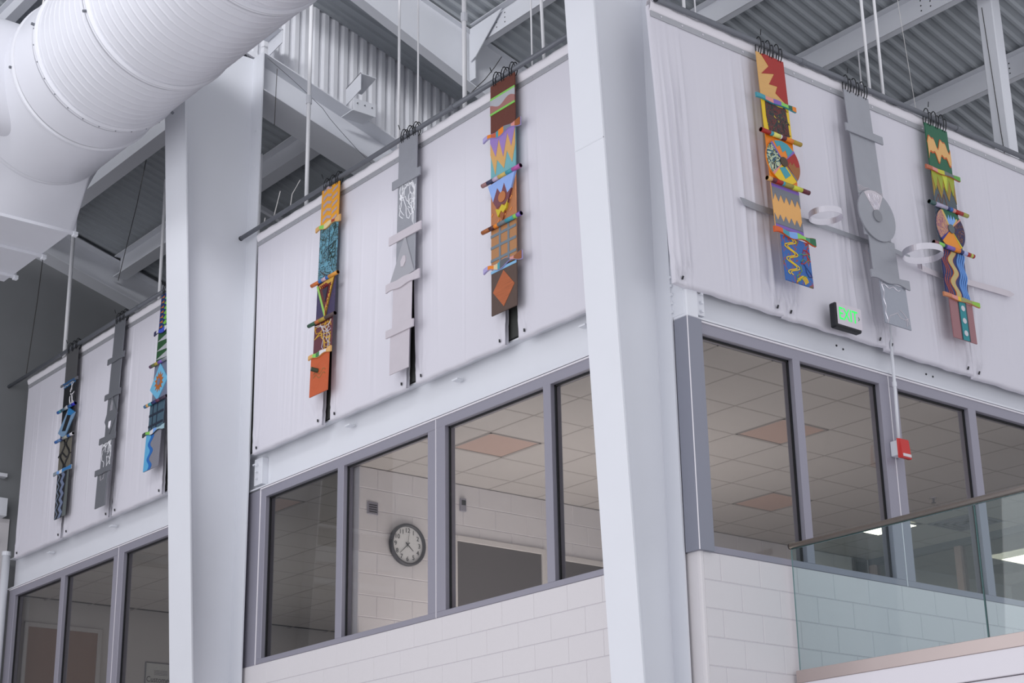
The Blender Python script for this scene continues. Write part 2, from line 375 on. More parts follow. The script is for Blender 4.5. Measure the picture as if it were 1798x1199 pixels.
tag(MB().prism([(.3, 6.78), (2.2, 6.23), (2.2, 6.17), (.3, 6.72)], 1, 9.1, 9.16).build('roof_brace', STEEL), 'pale sloping strip under the dim roof left of the left column', 'brace')
# square post rising behind the right wall
t = thing('square_post', 'white square steel post rising behind the right rail at the right edge', 'post', (5.5, .7, 2.2))
MB().bbox(4.97, 5.115, .3, .48, 2.2, 6.62, .01).build('tube', STEEL, t); MB().tube([(4.965, .36, 4.5), (4.965, .38, 5.0), (4.965, .42, 6.4)], .004, 5).build('cable', WIRE, t)

# ------------------------------------------------------------------ far wall, mezzanine slab, pipes
m = MB().box(-6, 9, 12.6, 12.7, -4.3, 9.2); m.build('wall_far', WALLI, kind='structure')
MB().box(10.4, 10.5, .2, 12.6, -1.2, 6).build('wall_side', WALLI, kind='structure')
MB().box(.17, 10.4, .17, 12.5, 2.19, 2.24).build('trim_1', mat('mezzanine_deck', (225, 225, 228), .8), kind='structure')
t = thing('wall_girt', 'white horizontal steel girt on the far wall at the left edge', 'beam', (-2, 12.5, 2.78)); MB().bbox(-6, -.1, 12.42, 12.6, 2.74, 2.98, .005).build('channel', STEEL, t)
t = thing('wall_girt', 'thin pale horizontal ledge high on the far wall at the left edge', 'beam', (-2, 12.5, 3.3)); MB().bbox(-6, -.1, 12.5, 12.6, 3.28, 3.33, .005).build('channel', SIDING, t)
MB().box(-6, 0, 12.56, 12.6, -4.3, 2.74).build('wall_far_lower', BLOCKP, kind='structure')
tag(MB().tube([(-6, 12.4, 2.45), (-.25, 12.4, 2.42)], .055, 12).build('water_pipe', STEEL, smooth=True), 'white horizontal pipe running to the left edge below the girt', 'pipe')
t = thing('downpipe', 'white vertical pipe at the left edge beside the far left window', 'pipe', (-.1, 12.42, -1))
MB().tube([(-.1, 12.32, -1.2), (-.1, 12.32, 2.22)], .05, 14).build('pipe', STEEL, t, smooth=True); MB().tube([(-.1, 12.32, 2.2), (-.1, 12.32, 2.25)], .058, 14).build('collar', STEEL, t)

# ------------------------------------------------------------------ rooms behind the glass
ROOMH = 1.68; GX, GY, T2 = .451, .527, .6096
C2 = struct('ceiling', (4, 6, ROOMH))
g = MB(); kx0, kx1, ky0, ky1 = 0, 16, 0, 19
xs_ = [GX+T2*k for k in range(-1, 17)]; ys_ = [GY+T2*k for k in range(-1, 20)]
for x_ in xs_:
    if .12 < x_ < 10.3: g.box(x_-.010, x_+.010, .14, 12.3, ROOMH-.0035, ROOMH)
for y_ in ys_:
    if .12 < y_ < 12.4: g.box(.12, 10.3, y_-.010, y_+.010, ROOMH-.0032, ROOMH)
g.build('grid', TGRID, C2); MB().box(.12, 10.3, .12, 12.4, ROOMH+.03, ROOMH+.05).build('plenum', DARKGAP, C2)
OFFL = {(3, 1), (6, 4), (0, 4), (-1, 9)}; ONL = {(9, 4), (14, 5)}; DIF = {(10, 3)}
proto = None
for i, x_ in enumerate(xs_[:-1]):
    for j, y_ in enumerate(ys_[:-1]):
        a0, a1, b0, b1 = max(x_+.009, .125), min(x_+T2-.009, 10.3), max(y_+.009, .13), min(y_+T2-.009, 12.35)
        if a1-a0 < .05 or b1-b0 < .05: continue
        k = (i-1, j-1)
        if k in OFFL | ONL | DIF: continue
        if a1-a0 > .59 and b1-b0 > .59:
            if proto is None: proto = MB().bbox(a0, a1, b0, b1, ROOMH-.003, ROOMH+.012, .0015).build('tile', TILE, C2)
            else: place(proto, 'tile', ((a0+a1)/2, (b0+b1)/2, ROOMH-.003), C2)
        else: MB().bbox(a0, a1, b0, b1, ROOMH-.003, ROOMH+.012, .003).build('tile', TILE, C2)
FIXL = {(3, 1): 'unlit square ceiling light seen through the first right window', (6, 4): 'unlit square ceiling light deeper behind the first right window', (0, 4): 'unlit square ceiling light above the clock wall, right of the clock', (-1, 9): 'dim square ceiling light in the dark room left of the clock'}
LIT = mat('lit_lens', (255, 240, 215), .5, emit=(255, 236, 208), estr=9.0)
def fixture(k, lab, lens):
    x_, y_ = (k[2], k[3]) if len(k) > 2 else (GX+T2*k[0]+.012, GY+T2*k[1]+.012); a = max(x_, .13); e = T2-.024
    if len(k) > 2 and k[2] < 8: a = x_+.19
    t = thing('ceiling_light', lab, 'ceiling light', ((a+x_+e)/2, y_+e/2, ROOMH)); m = MB(); b1, d1 = x_+e, y_+e
    m.box(a, b1, y_, y_+.02, ROOMH-.006, ROOMH+.01); m.box(a, b1, d1-.02, d1, ROOMH-.006, ROOMH+.01); m.box(a, a+.02, y_, d1, ROOMH-.006, ROOMH+.01); m.box(b1-.02, b1, y_, d1, ROOMH-.006, ROOMH+.01)
    m.build('frame', TGRID, t); MB().box(a+.02, b1-.02, y_+.02, d1-.02, ROOMH-(.0055 if len(k) > 2 else .002), ROOMH+.004).build('lens', lens, t)
    if len(k) > 2: MB().box(x_-.02 if x_ > 8 else 5.93, b1+.02, y_-.02, d1+.02, ROOMH-.0045, ROOMH-.0035).build('trim_plate', TILE, t)
for k in OFFL: fixture(k, FIXL[k], LENS)
fixture((9, 4, 5.955, 3.05), 'bright lit square ceiling light seen under the glass handrail', LIT); fixture((14, 5, 8.78, 3.05), 'bright lit ceiling light at the right edge behind the glass guard', LIT)
# air diffuser + sprinklers
x_, y_ = GX+T2*10, GY+T2*3
t = thing('air_diffuser', 'square metal air diffuser in the ceiling behind the glass guard', 'vent', (x_+.3, y_+.3, ROOMH))
for q in range(4):
    m = MB(); r_ = .29-.065*q
    for (a, b, c_, d_) in ((-r_, r_, -r_, -r_+.03), (-r_, r_, r_-.03, r_), (-r_, -r_+.03, -r_, r_), (r_-.03, r_, -r_, r_)): m.box(x_+.305+a, x_+.305+b, y_+.305+c_, y_+.305+d_, ROOMH-.012-.006*q, ROOMH-.002)
    m.build('vane', ALU, t)
MB().box(x_+.01, x_+.6, y_+.01, y_+.6, ROOMH+.003, ROOMH+.01).build('back_plate', DARKGAP, t)
def sprinkler(lab, x_, y_):
    t = thing('sprinkler', lab, 'sprinkler', (x_, y_, ROOMH-.07))
    MB().tube([(x_, y_, ROOMH), (x_, y_, ROOMH-.012)], .035, 14).build('escutcheon', CHROME, t); MB().tube([(x_, y_, ROOMH-.012), (x_, y_, ROOMH-.055)], .01, 8).build('stem', GAL, t); MB().tube([(x_, y_, ROOMH-.055), (x_, y_, ROOMH-.06)], .024, 12).build('deflector', GAL, t)
sprinkler('small metal ceiling sprinkler right of the red alarm, behind the window', 5.66, 2.17)
sprinkler('small dark ceiling sprinkler in the dark room left of the clock', .55, 8.9)
# partition with the clock
WALLR = mat('room_wall_paint', (205, 200, 198), .75, vary=.02)
YW = 4.55
wb = block_wall('wall_back', 0, YW, .12, 7.5, -1.0+.03, 13, .33, depth=.12, vj=.002)
MB().box(7.5, 10.3, YW, YW+.1, -1, ROOMH).build('wall_back_right', WALLR, kind='structure')
MB().box(.2, 10.3, .2, 12.5, -1.1, -1.0).build('floor_upper', FLOORM, kind='structure')
def framed_opening(name, x0, x1, ztop, y, fillm, lab=None):
    D_ = struct(name, ((x0+x1)/2, y, -1)); m = MB(); f = .055
    m.bbox(x0, x0+f, y-.03, y, -1, ztop, .004); m.bbox(x1-f, x1, y-.03, y, -1, ztop, .004); m.bbox(x0+f, x1-f, y-.03, y, ztop-f, ztop, .004); m.build('door_frame', WALLR, D_)
    MB().bbox(x0+f, x1-f, y-.012, y-.002, -1, ztop-f, .002).build('door_leaf', fillm, D_); return D_
DARKD = mat('dark_grey_door', (92, 88, 90), .35); WOOD = mat('brown_wood_door', (150, 118, 100), .5, vary=.08, vscale=5, stretch=(6, 1, .6))
framed_opening('door_1', 1.2, 2.38, 1.15, YW, DARKD); framed_opening('door_2', 2.55, 3.75, 1.12, YW, DARKD)
d3 = framed_opening('door_3', .2, 1.27, 1.38, 12.3, WOOD)
MB().bbox(.12, 6.25, 12.30, 12.5, -1, ROOMH+.02, .002).build('wall_end', WALLR, kind='structure')
MB().box(6.2, 6.3, 4.7, 12.4, -1, ROOMH).build('wall_inner', WALLR, kind='structure')
# interior glazed wall on the right
W7 = struct('window_4', (7.5, 2.3, -1))
PINK = mat('pinkish_frame', (176, 150, 146), .5)
MB().box(7.46, 7.54, .2, 4.55, 1.6, 1.68).build('head_rail', GAL, W7)
for y_ in (.3, 1.78, 3.25, 4.5): MB().bbox(7.45, 7.55, y_-.045, y_+.045, -1, 1.6, .004).build('mullion', PINK, W7)
for a, b in ((.345, 1.735), (1.825, 3.205), (3.295, 4.455)): MB().box(7.498, 7.504, a, b, -1, 1.6).build('pane', GLASSW, W7)
t = thing('wall_picture', 'small dark framed panel on the back wall behind the middle right window', 'picture', (6.6, YW, 1.2)); MB().bbox(7.15, 7.4, YW-.03, YW-.005, 1.05, 1.66, .004).build('frame', DARKD, t); MB().box(7.19, 7.36, YW-.033, YW-.03, 1.1, 1.62).build('screen', BLACK, t)

def text_mesh(name, s, size, mt, parent, loc, rot, thick=.002, sx=1.0, local_parent=True):
    cu = bpy.data.curves.new('lettering', 'FONT'); cu.body = s; cu.size = size; cu.extrude = thick; cu.align_x = 'CENTER'; cu.align_y = 'CENTER'; cu.resolution_u = 3
    ob = bpy.data.objects.new('lettering', cu); COL.objects.link(ob); dg = bpy.context.evaluated_depsgraph_get(); me = bpy.data.meshes.new_from_object(ob.evaluated_get(dg)); bpy.data.objects.remove(ob)
    me.materials.clear(); me.materials.append(mt); o = bpy.data.objects.new(name, me); COL.objects.link(o); o.parent = parent; o.location = loc; o.rotation_euler = rot; o.scale = (sx, 1, 1); return o
# wall clock
DARKRIM = mat('clock_rim', (58, 58, 64), .4); FACE = mat('clock_face', (222, 222, 222), .6)
t = thing('wall_clock', 'round white wall clock with dark rim on the block partition', 'clock', (.66, YW-.012, .975))
R_ = .205
def lathe(m, prof, n=48):
    vs = []; F = []
    for (r, y) in prof: vs += [(r*cos(2*pi*k/n), y, r*sin(2*pi*k/n)) for k in range(n)]
    for i in range(len(prof)-1):
        for k in range(n): F.append((i*n+k, i*n+(k+1) % n, (i+1)*n+(k+1) % n, (i+1)*n+k))
    return m.add(vs, F)
lathe(MB(), [(R_, 0), (R_, -.03), (R_-.012, -.042), (R_-.028, -.036), (R_-.030, -.012)]).build('rim', DARKRIM, t, local=True, smooth=True)
m = MB(); m.add([((R_-.03)*cos(2*pi*k/40), -.012, (R_-.03)*sin(2*pi*k/40)) for k in range(40)], [tuple(range(39, -1, -1))]); m.build('face', FACE, t, local=True)
for h in range(1, 13):
    a = pi/2 - h*pi/6; text_mesh('numeral', str(h), .062, BLACK, t, (.137*cos(a), -.0145, .137*sin(a)), (pi/2, 0, 0), .0008)
def hand(nm, ang, L, w_, mt=BLACK, tail=.03):
    a = rad(90-ang); d = Vector((cos(a), 0, sin(a))); n_ = Vector((-sin(a), 0, cos(a))); vs = []
    for y_ in (-.018, -.021):
        vs += [(-d*tail+n_*w_)+Vector((0, y_, 0)), (-d*tail-n_*w_)+Vector((0, y_, 0)), (d*L-n_*w_*.4)+Vector((0, y_, 0)), (d*L+n_*w_*.4)+Vector((0, y_, 0))]
    MB().add(vs, [(0, 1, 2, 3), (7, 6, 5, 4), (0, 4, 5, 1), (1, 5, 6, 2), (2, 6, 7, 3), (3, 7, 4, 0)]).build(nm, mt, t, local=True)
hand('hour_hand', 131, .085, .005); hand('minute_hand', 226, .125, .004); hand('second_hand', 8, .11, .0012, DARKRIM)
t = thing('wall_plate', 'small square grey louvred plate on the block wall left of the clock', 'vent', (.27, YW, 1.28)); MB().bbox(.21, .33, YW-.012, YW, 1.22, 1.34, .003).build('plate', ALU, t)
for q in range(4): MB().box(.225, .315, YW-.015, YW-.012, 1.24+q*.022, 1.25+q*.022).build('louvre', DARKRIM, t)
t = thing('wall_thermostat', 'tiny grey thermostat on the wall right of the clock', 'thermostat', (1.33, YW, 1.42)); MB().bbox(1.30, 1.37, YW-.025, YW, 1.40, 1.53, .003).build('case', ALU, t); MB().box(1.31, 1.36, YW-.028, YW-.025, 1.46, 1.51).build('display', BLACK, t)
t = thing('wall_notice', 'white paper notice reading Customers behind the far left window', 'notice', (2.1, 12.29, .7))
PAPER = mat('notice_paper', (212, 212, 210), .8); MB().bbox(1.92, 2.36, 12.285, 12.298, .45, 1.02, .002).build('frame', GAL, t); MB().box(1.935, 2.345, 12.282, 12.285, .465, 1.005).build('sheet', PAPER, t)
text_mesh('lettering', 'Customers', .105, BLACK, t, (.04, -.012, .09), (pi/2, 0, 0), .0006, .85)
for q in range(4): MB().box(2.05, 2.25, 12.280, 12.282, .91-.018*q, .914-.018*q).build('text_line', BLACK, t)

# ------------------------------------------------------------------ the big round duct
DX, DZ, DR = -2.0326, 5.9657, .805
duct = thing('air_duct', 'huge white round spiral air duct crossing the top left corner', 'duct', (DX, 4, DZ-DR))
def lathe_y(m, prof, n=96, cx=DX, cz=DZ):
    vs = []; F = []
    for (y, r) in prof: vs += [(cx+r*cos(2*pi*k/n), y, cz+r*sin(2*pi*k/n)) for k in range(n)]
    for i in range(len(prof)-1):
        for k in range(n): F.append((i*n+k, (i+1)*n+k, (i+1)*n+(k+1) % n, i*n+(k+1) % n))
    return m.add(vs, F)
def spiral(y0, y1, pitch=.112):
    """duct skin with the raised helical lock seam"""
    m = MB(); n = 120; rows = int((y1-y0)/pitch*11); vs = []; F = []
    for i in range(rows+1):
        y = y0 + (y1-y0)*i/rows
        for k in range(n):
            a = 2*pi*k/n; ph = ((y/pitch) - k/n) % 1; r = DR - .004 + (.008 if ph < .1 else 0)
            vs.append((DX+r*cos(a), y, DZ+r*sin(a)))
    for i in range(rows):
        for k in range(n): F.append((i*n+k, (i+1)*n+k, (i+1)*n+(k+1) % n, i*n+(k+1) % n))
    return m.add(vs, F)
spiral(-1.5, 3.08).build('spiral_section', DUCT, duct, smooth=True); spiral(3.16, 4.83).build('spiral_section', DUCT, duct, smooth=True); spiral(4.91, 5.93).build('spiral_section', DUCT, duct, smooth=True)
def band(y, w_=.05, h=.018):
    lathe_y(MB(), [(y-w_, DR-.004), (y-w_, DR+h*.5), (y-w_*.55, DR+h*.5), (y-w_*.5, DR+h), (y-.004, DR+h), (y, DR+h*.7), (y+.004, DR+h), (y+w_*.5, DR+h), (y+w_*.55, DR+h*.5), (y+w_, DR+h*.5), (y+w_, DR-.004)]).build('joint_band', DUCT, duct, smooth=True)
for y in (3.12, 4.87, 5.98): band(y)
DR2 = DR+.015
lathe_y(MB(), [(6.0, DR2-.01), (6.45, DR2)]).build('plain_section', DUCT, duct, smooth=True); band(6.5, .028, .03)
lathe_y(MB(), [(6.53, DR2), (7.5, DR2)]).build('plain_section', DUCT, duct, smooth=True); band(7.54, .028, .022)
# side branch
m = MB(); n = 60; vs = []; F = []
for x_ in (-5.5, -2.4):
    for k in range(n): vs.append((x_, 7.1+.42*cos(2*pi*k/n), DZ+.02+.42*sin(2*pi*k/n)*1.5))
for k in range(n): F.append((k, n+k, n+(k+1) % n, (k+1) % n))
m.add(vs, F).build('branch_section', DUCT, duct, smooth=True)
# round to rectangular transition and rectangular run with flanges
x0, x1, z0, z1 = DX-.62, -1.40, 4.90, 6.75
m = MB(); n = 160; vs = []; F = []
for k in range(n): a = 2*pi*k/n; vs.append((DX+DR2*cos(a), 7.56, DZ+DR2*sin(a)))
cx_, cz_ = (x0+x1)/2, (z0+z1)/2
for k in range(n):
    a = 2*pi*k/n; c_, s_ = cos(a), sin(a); q = min(1/max(abs(c_), 1e-6), 1/max(abs(s_), 1e-6)); vs.append((cx_+(x1-x0)/2*c_*q, 8.02, cz_+(z1-z0)/2*s_*q))
for k in range(n): F.append((k, n+k, n+(k+1) % n, (k+1) % n))
m.add(vs, F).build('transition', DUCT, duct, smooth=True)
MB().box(x0, x1, 8.02, 9.9, z0, z1).build('rectangular_section', DUCT, duct)
for y in (8.04, 8.86, 9.64):
    m = MB(); e = .035
    m.box(x0-e, x1+e, y-.02, y+.02, z0-e, z0); m.box(x0-e, x1+e, y-.02, y+.02, z1, z1+e); m.box(x0-e, x0, y-.02, y+.02, z0, z1); m.box(x1, x1+e, y-.02, y+.02, z0, z1); m.build('flange', DUCT, duct)
    MB().bbox(x1+.005, x1+.06, y-.03, y+.03, z0-.05, z0, .004).build('corner_clip', STEEL, duct)
for a, y in ((200, 4.87), (175, 5.98), (192, 6.5), (330, 5.98)):
    MB().tube([(DX+(DR+.01)*cos(rad(a)), y, DZ+(DR+.01)*sin(rad(a))), (DX+(DR+.05)*cos(rad(a)), y, DZ+(DR+.05)*sin(rad(a)))], .015, 8).build('clamp_bolt', GAL, duct)
for k in range(14):
    a = rad(178+k*12.5); MB().tube([(DX+(DR+.012)*cos(a), 5.98, DZ+(DR+.012)*sin(a)), (DX+(DR+.022)*cos(a), 5.98, DZ+(DR+.022)*sin(a))], .007, 6).build('rivet', GAL, duct)
t = thing('hanger_wire', 'thin pale hanger wire holding the big duct at the top left', 'wire', (-2.8, 6.0, 6)); MB().tube([(-2.8, 5.98, 6.1), (-2.55, 5.98, 9.0)], .008, 6).build('wire', STRING, t)

# ------------------------------------------------------------------ rails, drop rods, wires
def rail(lab, P0, P1, r=.024, name='hanging_rail'):
    t = thing(name, lab, 'rail', tuple((a+b)/2 for a, b in zip(P0, P1))); MB().tube([P0, P1], r, 12).build('pipe', GAL, t, smooth=True)
    V0, V1 = Vector(P0), Vector(P1); d = (V1-V0); L = d.length; d.normalize()
    for e in (V0, V1): MB().tube([(e-d*.006)[:], (e+d*.006)[:]], r*1.12, 12).build('end_cap', BLACK, t)
    k = 1.7
    while k < L-.5: MB().tube([(V0+d*(k-.025))[:], (V0+d*(k+.025))[:]], r*1.15, 12).build('coupling', GAL, t); k += 2.1
    return t
rail('long grey pipe rail over the middle fabric, between the two columns', (-.15, 6.50, 4.605), (-.15, .30, 4.605))
rail('grey pipe rail over the far left fabric, its end sticking out at left', (-.15, 12.68, 4.545), (-.15, 6.85, 4.545))
rail('grey pipe rail over the right fabric, above the red banner', (-.26, -.105, 4.355), (6.4, -.105, 4.375))
def rod(lab, P0, P1, r=.016, coup=None):
    t = thing('drop_rod', lab, 'rod', P0); MB().tube([P0, P1], r, 8).build('pipe', mat('white_conduit', (242, 242, 245), .4), t, smooth=True)
    if coup is not None: MB().tube([(P0[0], P0[1], P0[2]+coup), (P0[0], P0[1], P0[2]+coup+.09)], r*1.5, 10).build('coupling', STEEL, t)
    return t
rod('white drop pipe with a coupling just right of the left column', (.05, 5.512, 4.6), (.05, 5.512, 7.46), .022, 1.28)
rod('long thin white rod above the silver banner, left of the pair', (.05, 3.841, 4.6), (.05, 3.841, 7.9), .014)
rod('long thin white rod above the silver banner, right of the pair', (.05, 3.518, 4.6), (.05, 3.518, 7.9), .009)
rod('white drop pipe with a coupling left of the brown banner', (.05, 2.776, 4.6), (.05, 2.776, 7.3), .022, 1.0)
rod('thin white rod nearest the corner column, left of the pair', (.05, 1.791, 4.6), (.05, 1.791, 7.3), .008)
rod('white rod nearest the corner column, right of the pair', (.05, 1.625, 4.6), (-.05, 1.60, 7.3), .015)
rod('tall white rod rising from the far left rail to the duct', (.05, 11.337, 4.5), (.05, 11.337, 6.6), .028)
for k_, (y_, x_) in enumerate(((8.75, .05), (8.95, .3), (9.9, 1.0), (10.6, 1.2), (11.2, 1.4))):
    rod(('white rod close beside the left column edge over the far left rail', 'second white rod from the left column edge, far left bay', 'dim upright behind the far left rail, third from the column', 'dim upright behind the far left rail, fourth from the column', 'dim upright behind the far left rail, farthest from the column')[k_], (x_, y_, 4.4), (x_, y_, 6.2), .02)
rod('white rod above the right silver banner, left of the pair', (2.51, .05, 4.35), (2.51, .05, 7.2), .014)
rod('white rod above the right silver banner, right of the pair', (2.698, .05, 4.35), (2.698, .05, 7.2), .014)
rod('thin short white rod above the right silver banner, under the purlin', (4.76, 1.88, 4.4), (4.76, 1.88, 6.5), .009)
rod('white rod at the top beside the corner column, left one', (.208, .05, 4.35), (.208, .05, 6.5), .014)
rod('white rod at the top beside the corner column, right one', (.337, .05, 4.35), (.337, .05, 6.5), .007)
rod('thin rod in the dark gap right of the left column', (.3, 6.9, 4.6), (.3, 6.9, 5.9), .009)
def wire(lab, P, r=.004, mt=WIRE): t = thing('hanging_wire', lab, 'wire', P[-1]); MB().tube(P, r, 5).build('wire', mt, t)
wire('twisted dark wire tying the middle rail to the roof near the brown banner', [(.05, 2.22, 4.98), (.0, 2.27, 4.87), (-.06, 2.33, 4.76), (-.12, 2.38, 4.68), (-.15, 2.43, 4.63)])
wire('dark wire sagging across the siding beam from the left column', [(-.02, 6.3, 6.76), (.3, 6.3, 6.6), (.55, 6.3, 6.46), (.72, 6.3, 6.36), (.82, 6.3, 6.26), (.95, 6.3, 6.16), (1.2, 6.3, 5.98), (1.5, 6.25, 5.75)], .0035, GAL)
wire('long thin dark wire hanging to the far left end of the left rail', [(-.1, 11.9, 6.5), (-.12, 11.95, 5.6), (-.15, 12.05, 4.58)], .006)
wire('thin dark wire in front of the dim roof left of the column', [(.1, 9.4, 6.8), (.1, 9.6, 6.2), (.1, 10, 5.3)], .005)
wire('thin dark wire running down beside the left column head', [(.05, 6.2, 6.6), (.04, 6.2, 5.9)], .004)
wire('thin pale string above the green banner', [(2.98, .05, 6.6), (3.0, 0, 5.4), (3.02, -.05, 4.4)], .0025, STRING)
for i, (P, lab) in enumerate((([(-.15, 6.03, 4.6), (-.14, 6.02, 4.68)], 'leftmost pale cable tie on the middle rail'), ([(-.15, 5.83, 4.61), (-.12, 5.76, 4.9)], 'second pale cable tie from the left on the middle rail'), ([(-.15, 5.5, 4.61), (-.15, 5.47, 4.75), (-.1, 5.4, 4.9)], 'third pale curved cable tie left of the orange banner'))):
    t = thing('cable_tie', lab, 'cable tie', P[0]); MB().tube(P, .005, 6).build('strap', STRING, t)

# ------------------------------------------------------------------ white fabric panels
def fabric(plane, d, a0t, a1t, a0b, a1b, zt, zb, lab, group, seed, amp=.006, folds=(), pull=1.0, strip=True, sagb=.0, slack=0.0):
    """a hanging sheet with pleats. a runs left to right as seen; plane 'A' (x=d, a=-y) or 'B' (y=d, a=x)"""
    R = random.Random(seed); W = a1t-a0t; nu = max(24, int(W/.012)); nv = 70
    ridges = [(R.random(), R.uniform(.008, .024), R.uniform(-1, 1.4), R.uniform(.15, .5)) for _ in range(int(W*17))]
    P3 = (lambda a, o, z: (d-o, -a, z)) if plane == 'A' else (lambda a, o, z: (a, d-o, z))
    gro = [(a0b+.075, zb+.055), (a1b-.075, zb+.055)]
    vs = []; H = zt-zb
    for j in range(nv+1):
        v = j/nv; z = zt-H*v
        for i in range(nu+1):
            u = i/nu; a = (a0t+(a1t-a0t)*u)*(1-v)+(a0b+(a1b-a0b)*u)*v; o = 0
            env = min(1, v*3)*(1-.82*max(0, (v-.7)/.3))
            for (uc, wd, am, sp) in ridges:
                uu = uc + (uc-.5)*.03*v; w_ = wd/W
                q = (u-uu)/w_
                if abs(q) < 3: o += amp*am*math.exp(-q*q)*env*(.35+sp*sin(v*2.2+uc*9))
            for (uc, ub, wd, am, v0) in folds:
                if v > v0:
                    vv = (v-v0)/(1-v0); uu = uc+(ub-uc)*vv; q = (u-uu)/(wd/W)
                    if abs(q) < 3: o += am*math.exp(-q*q)*min(1, vv*4)*min(1, (1-vv)*8+.2)
            for (ga, gz) in gro:
                dx, dz = a-ga, z-gz; r = math.hypot(dx, dz)
                if r < .55 and dz > -.02:
                    th = math.atan2(dx, dz+.02); o += pull*.010*cos(th*17+seed)*math.exp(-r/.16)*min(1, r/.03)*max(0, 1-abs(th)/1.3)
                o -= pull*.012*math.exp(-(r/.045)**2)
            o += slack*sin(pi*v)*.5
            zz = z + (sagb*sin(pi*u)*v*v if sagb else 0)
            if j == nv: zz += .004*sin(u*17+seed)+.002*sin(u*41)
            vs.append(P3(a, o, zz))
    F = [(j*(nu+1)+i, (j+1)*(nu+1)+i, (j+1)*(nu+1)+i+1, j*(nu+1)+i+1) for j in range(nv) for i in range(nu)]
    # folded back bottom and side edges
    def back(idx, dep):
        nonlocal vs, F
        n0 = len(vs)
        for q in idx:
            x_, y_, z_ = vs[q]; vs.append((x_+dep, y_, z_) if plane == 'A' else (x_, y_+dep, z_))
        for k in range(len(idx)-1): F.append((idx[k], n0+k, n0+k+1, idx[k+1]))
    back([nv*(nu+1)+i for i in range(nu+1)], .045); back([j*(nu+1) for j in range(nv+1)], .035); back([j*(nu+1)+nu for j in range(nv+1)], .035)
    am_ = (a0b+a1b)/2; t = thing('fabric_panel', lab, 'fabric', P3(am_, 0, zb), group=group)
    MB().add(vs, F).build('cloth', CLOTH, t, smooth=True)
    # rolled top hem and aluminium bar
    m = MB(); hv = []; N = 30
    for i in range(N+1):
        a = a0t+(a1t-a0t)*i/N; wv = .006*sin(i*1.3+seed)+.005*sin(i*.5)
        for (o, z) in ((-.03, zt+.0), (-.02, zt+.035+wv*.3), (.012, zt+.042+wv*.4), (.024, zt+.01+wv), (.014, zt-.035+wv), (.0, zt-.05)): hv.append(P3(a, o, z))
    m.add(hv, [(i*6+k, (i+1)*6+k, (i+1)*6+k+1, i*6+k+1) for i in range(N) for k in range(5)]); m.build('hem', HEM, t, smooth=True)
    if strip:
        zs = zt-.075; m = MB(); q0, q1 = P3(a0t+.01, .004, zs-.026), P3(a1t-.01, .010, zs+.026)
        s_ = m.bbox(min(q0[0], q1[0]), max(q0[0], q1[0]), min(q0[1], q1[1]), max(q0[1], q1[1]), q0[2], q1[2], .0015).build('clamp_bar', TAPE, t)
        k = a0t+.12
        while k < a1t-.05:
            m = MB(); m.tube([P3(k, .010, zs), P3(k, .015, zs)], .0085, 8); m.build('screw', CHROME, s_); k += .23
    for (ga, gz) in gro: MB().tube([P3(ga, .0, gz-.012), P3(ga+.006, .006, gz+.014)], .0075, 8).build('grommet', BLACK, t)
    return t
GA = 'white fabric panels over the clock window'; GB_ = 'white fabric panels over the far left windows'; GC = 'white fabric panels over the right windows'
XA = -.085
def A(y0t, y1t, y0b, y1b, lab, grp, seed, zt=4.535, zb=2.13, **k): return fabric('A', XA, -y0t, -y1t, -y0b, -y1b, zt, zb, lab, grp, seed, **k)
A(12.09, 10.67, 12.11, 10.74, 'white fabric panel at the far left end, left of the black banner', GB_, 3, 4.49, amp=.014)
A(10.665, 9.34, 10.665, 9.455, 'white fabric panel between the black banner and the far grey banner', GB_, 4, 4.49, amp=.015)
A(9.335, 8.15, 9.375, 8.15, 'white fabric panel between the far grey banner and the blue-green banner', GB_, 5, 4.49, amp=.015)
A(8.10, 6.86, 8.02, 6.86, 'white fabric panel mostly hidden behind the left column', GB_, 6, 4.49)
A(6.24, 4.74, 6.21, 4.905, 'white fabric panel between the left column and the orange banner', GA, 7, amp=.015)
A(4.735, 3.405, 4.765, 3.505, 'white fabric panel between the orange banner and the silver banner', GA, 8, amp=.016)
A(3.40, 1.98, 3.355, 2.07, 'white fabric panel between the silver banner and the brown banner', GA, 9, amp=.017)
A(1.975, .42, 1.89, .42, 'white fabric panel between the brown banner and the corner column', GA, 10, amp=.017)
YB = -.06
fabric('B', YB, -.30, 1.0, -.165, 1.02, 4.31, 1.995, 'large white fabric panel left of the red banner, with long folds by its edge', GC, 21, amp=.022, pull=1.6, folds=((.12, .10, .012, .018, .15), (.17, .14, .01, .016, .2), (.2, .16, .009, -.012, .2), (.05, .06, .012, .012, .1), (.93, .9, .012, .014, .1), (.86, .92, .01, .010, .4)), slack=.01)
fabric('B', YB-.002, 1.0, 2.24, 1.02, 2.25, 4.31, 1.985, 'white fabric panel between the red banner and the right silver banner', GC, 22, amp=.024, pull=1.6, folds=((.25, .1, .012, .014, .3), (.3, .12, .01, -.01, .3), (.6, .75, .012, .012, .4), (.75, .9, .012, .014, .3), (.2, .05, .012, .016, .5), (.55, .6, .01, .012, .1)))
fabric('B', YB, 2.24, 3.39, 2.25, 3.42, 4.31, 1.965, 'white fabric panel between the right silver banner and the green banner', GC, 23, amp=.024, pull=1.5, folds=((.3, .1, .012, .012, .3), (.8, .93, .012, .014, .3), (.85, .96, .01, .014, .3), (.5, .6, .012, .01, .2), (.15, .03, .012, .012, .5)))
fabric('B', YB-.002, 3.39, 5.3, 3.42, 5.3, 4.31, 1.95, 'white fabric panel right of the green banner at the right edge', GC, 24, amp=.022, pull=1.3, folds=((.1, .02, .012, .014, .3), (.2, .05, .01, .012, .4), (.5, .55, .012, .01, .2)))
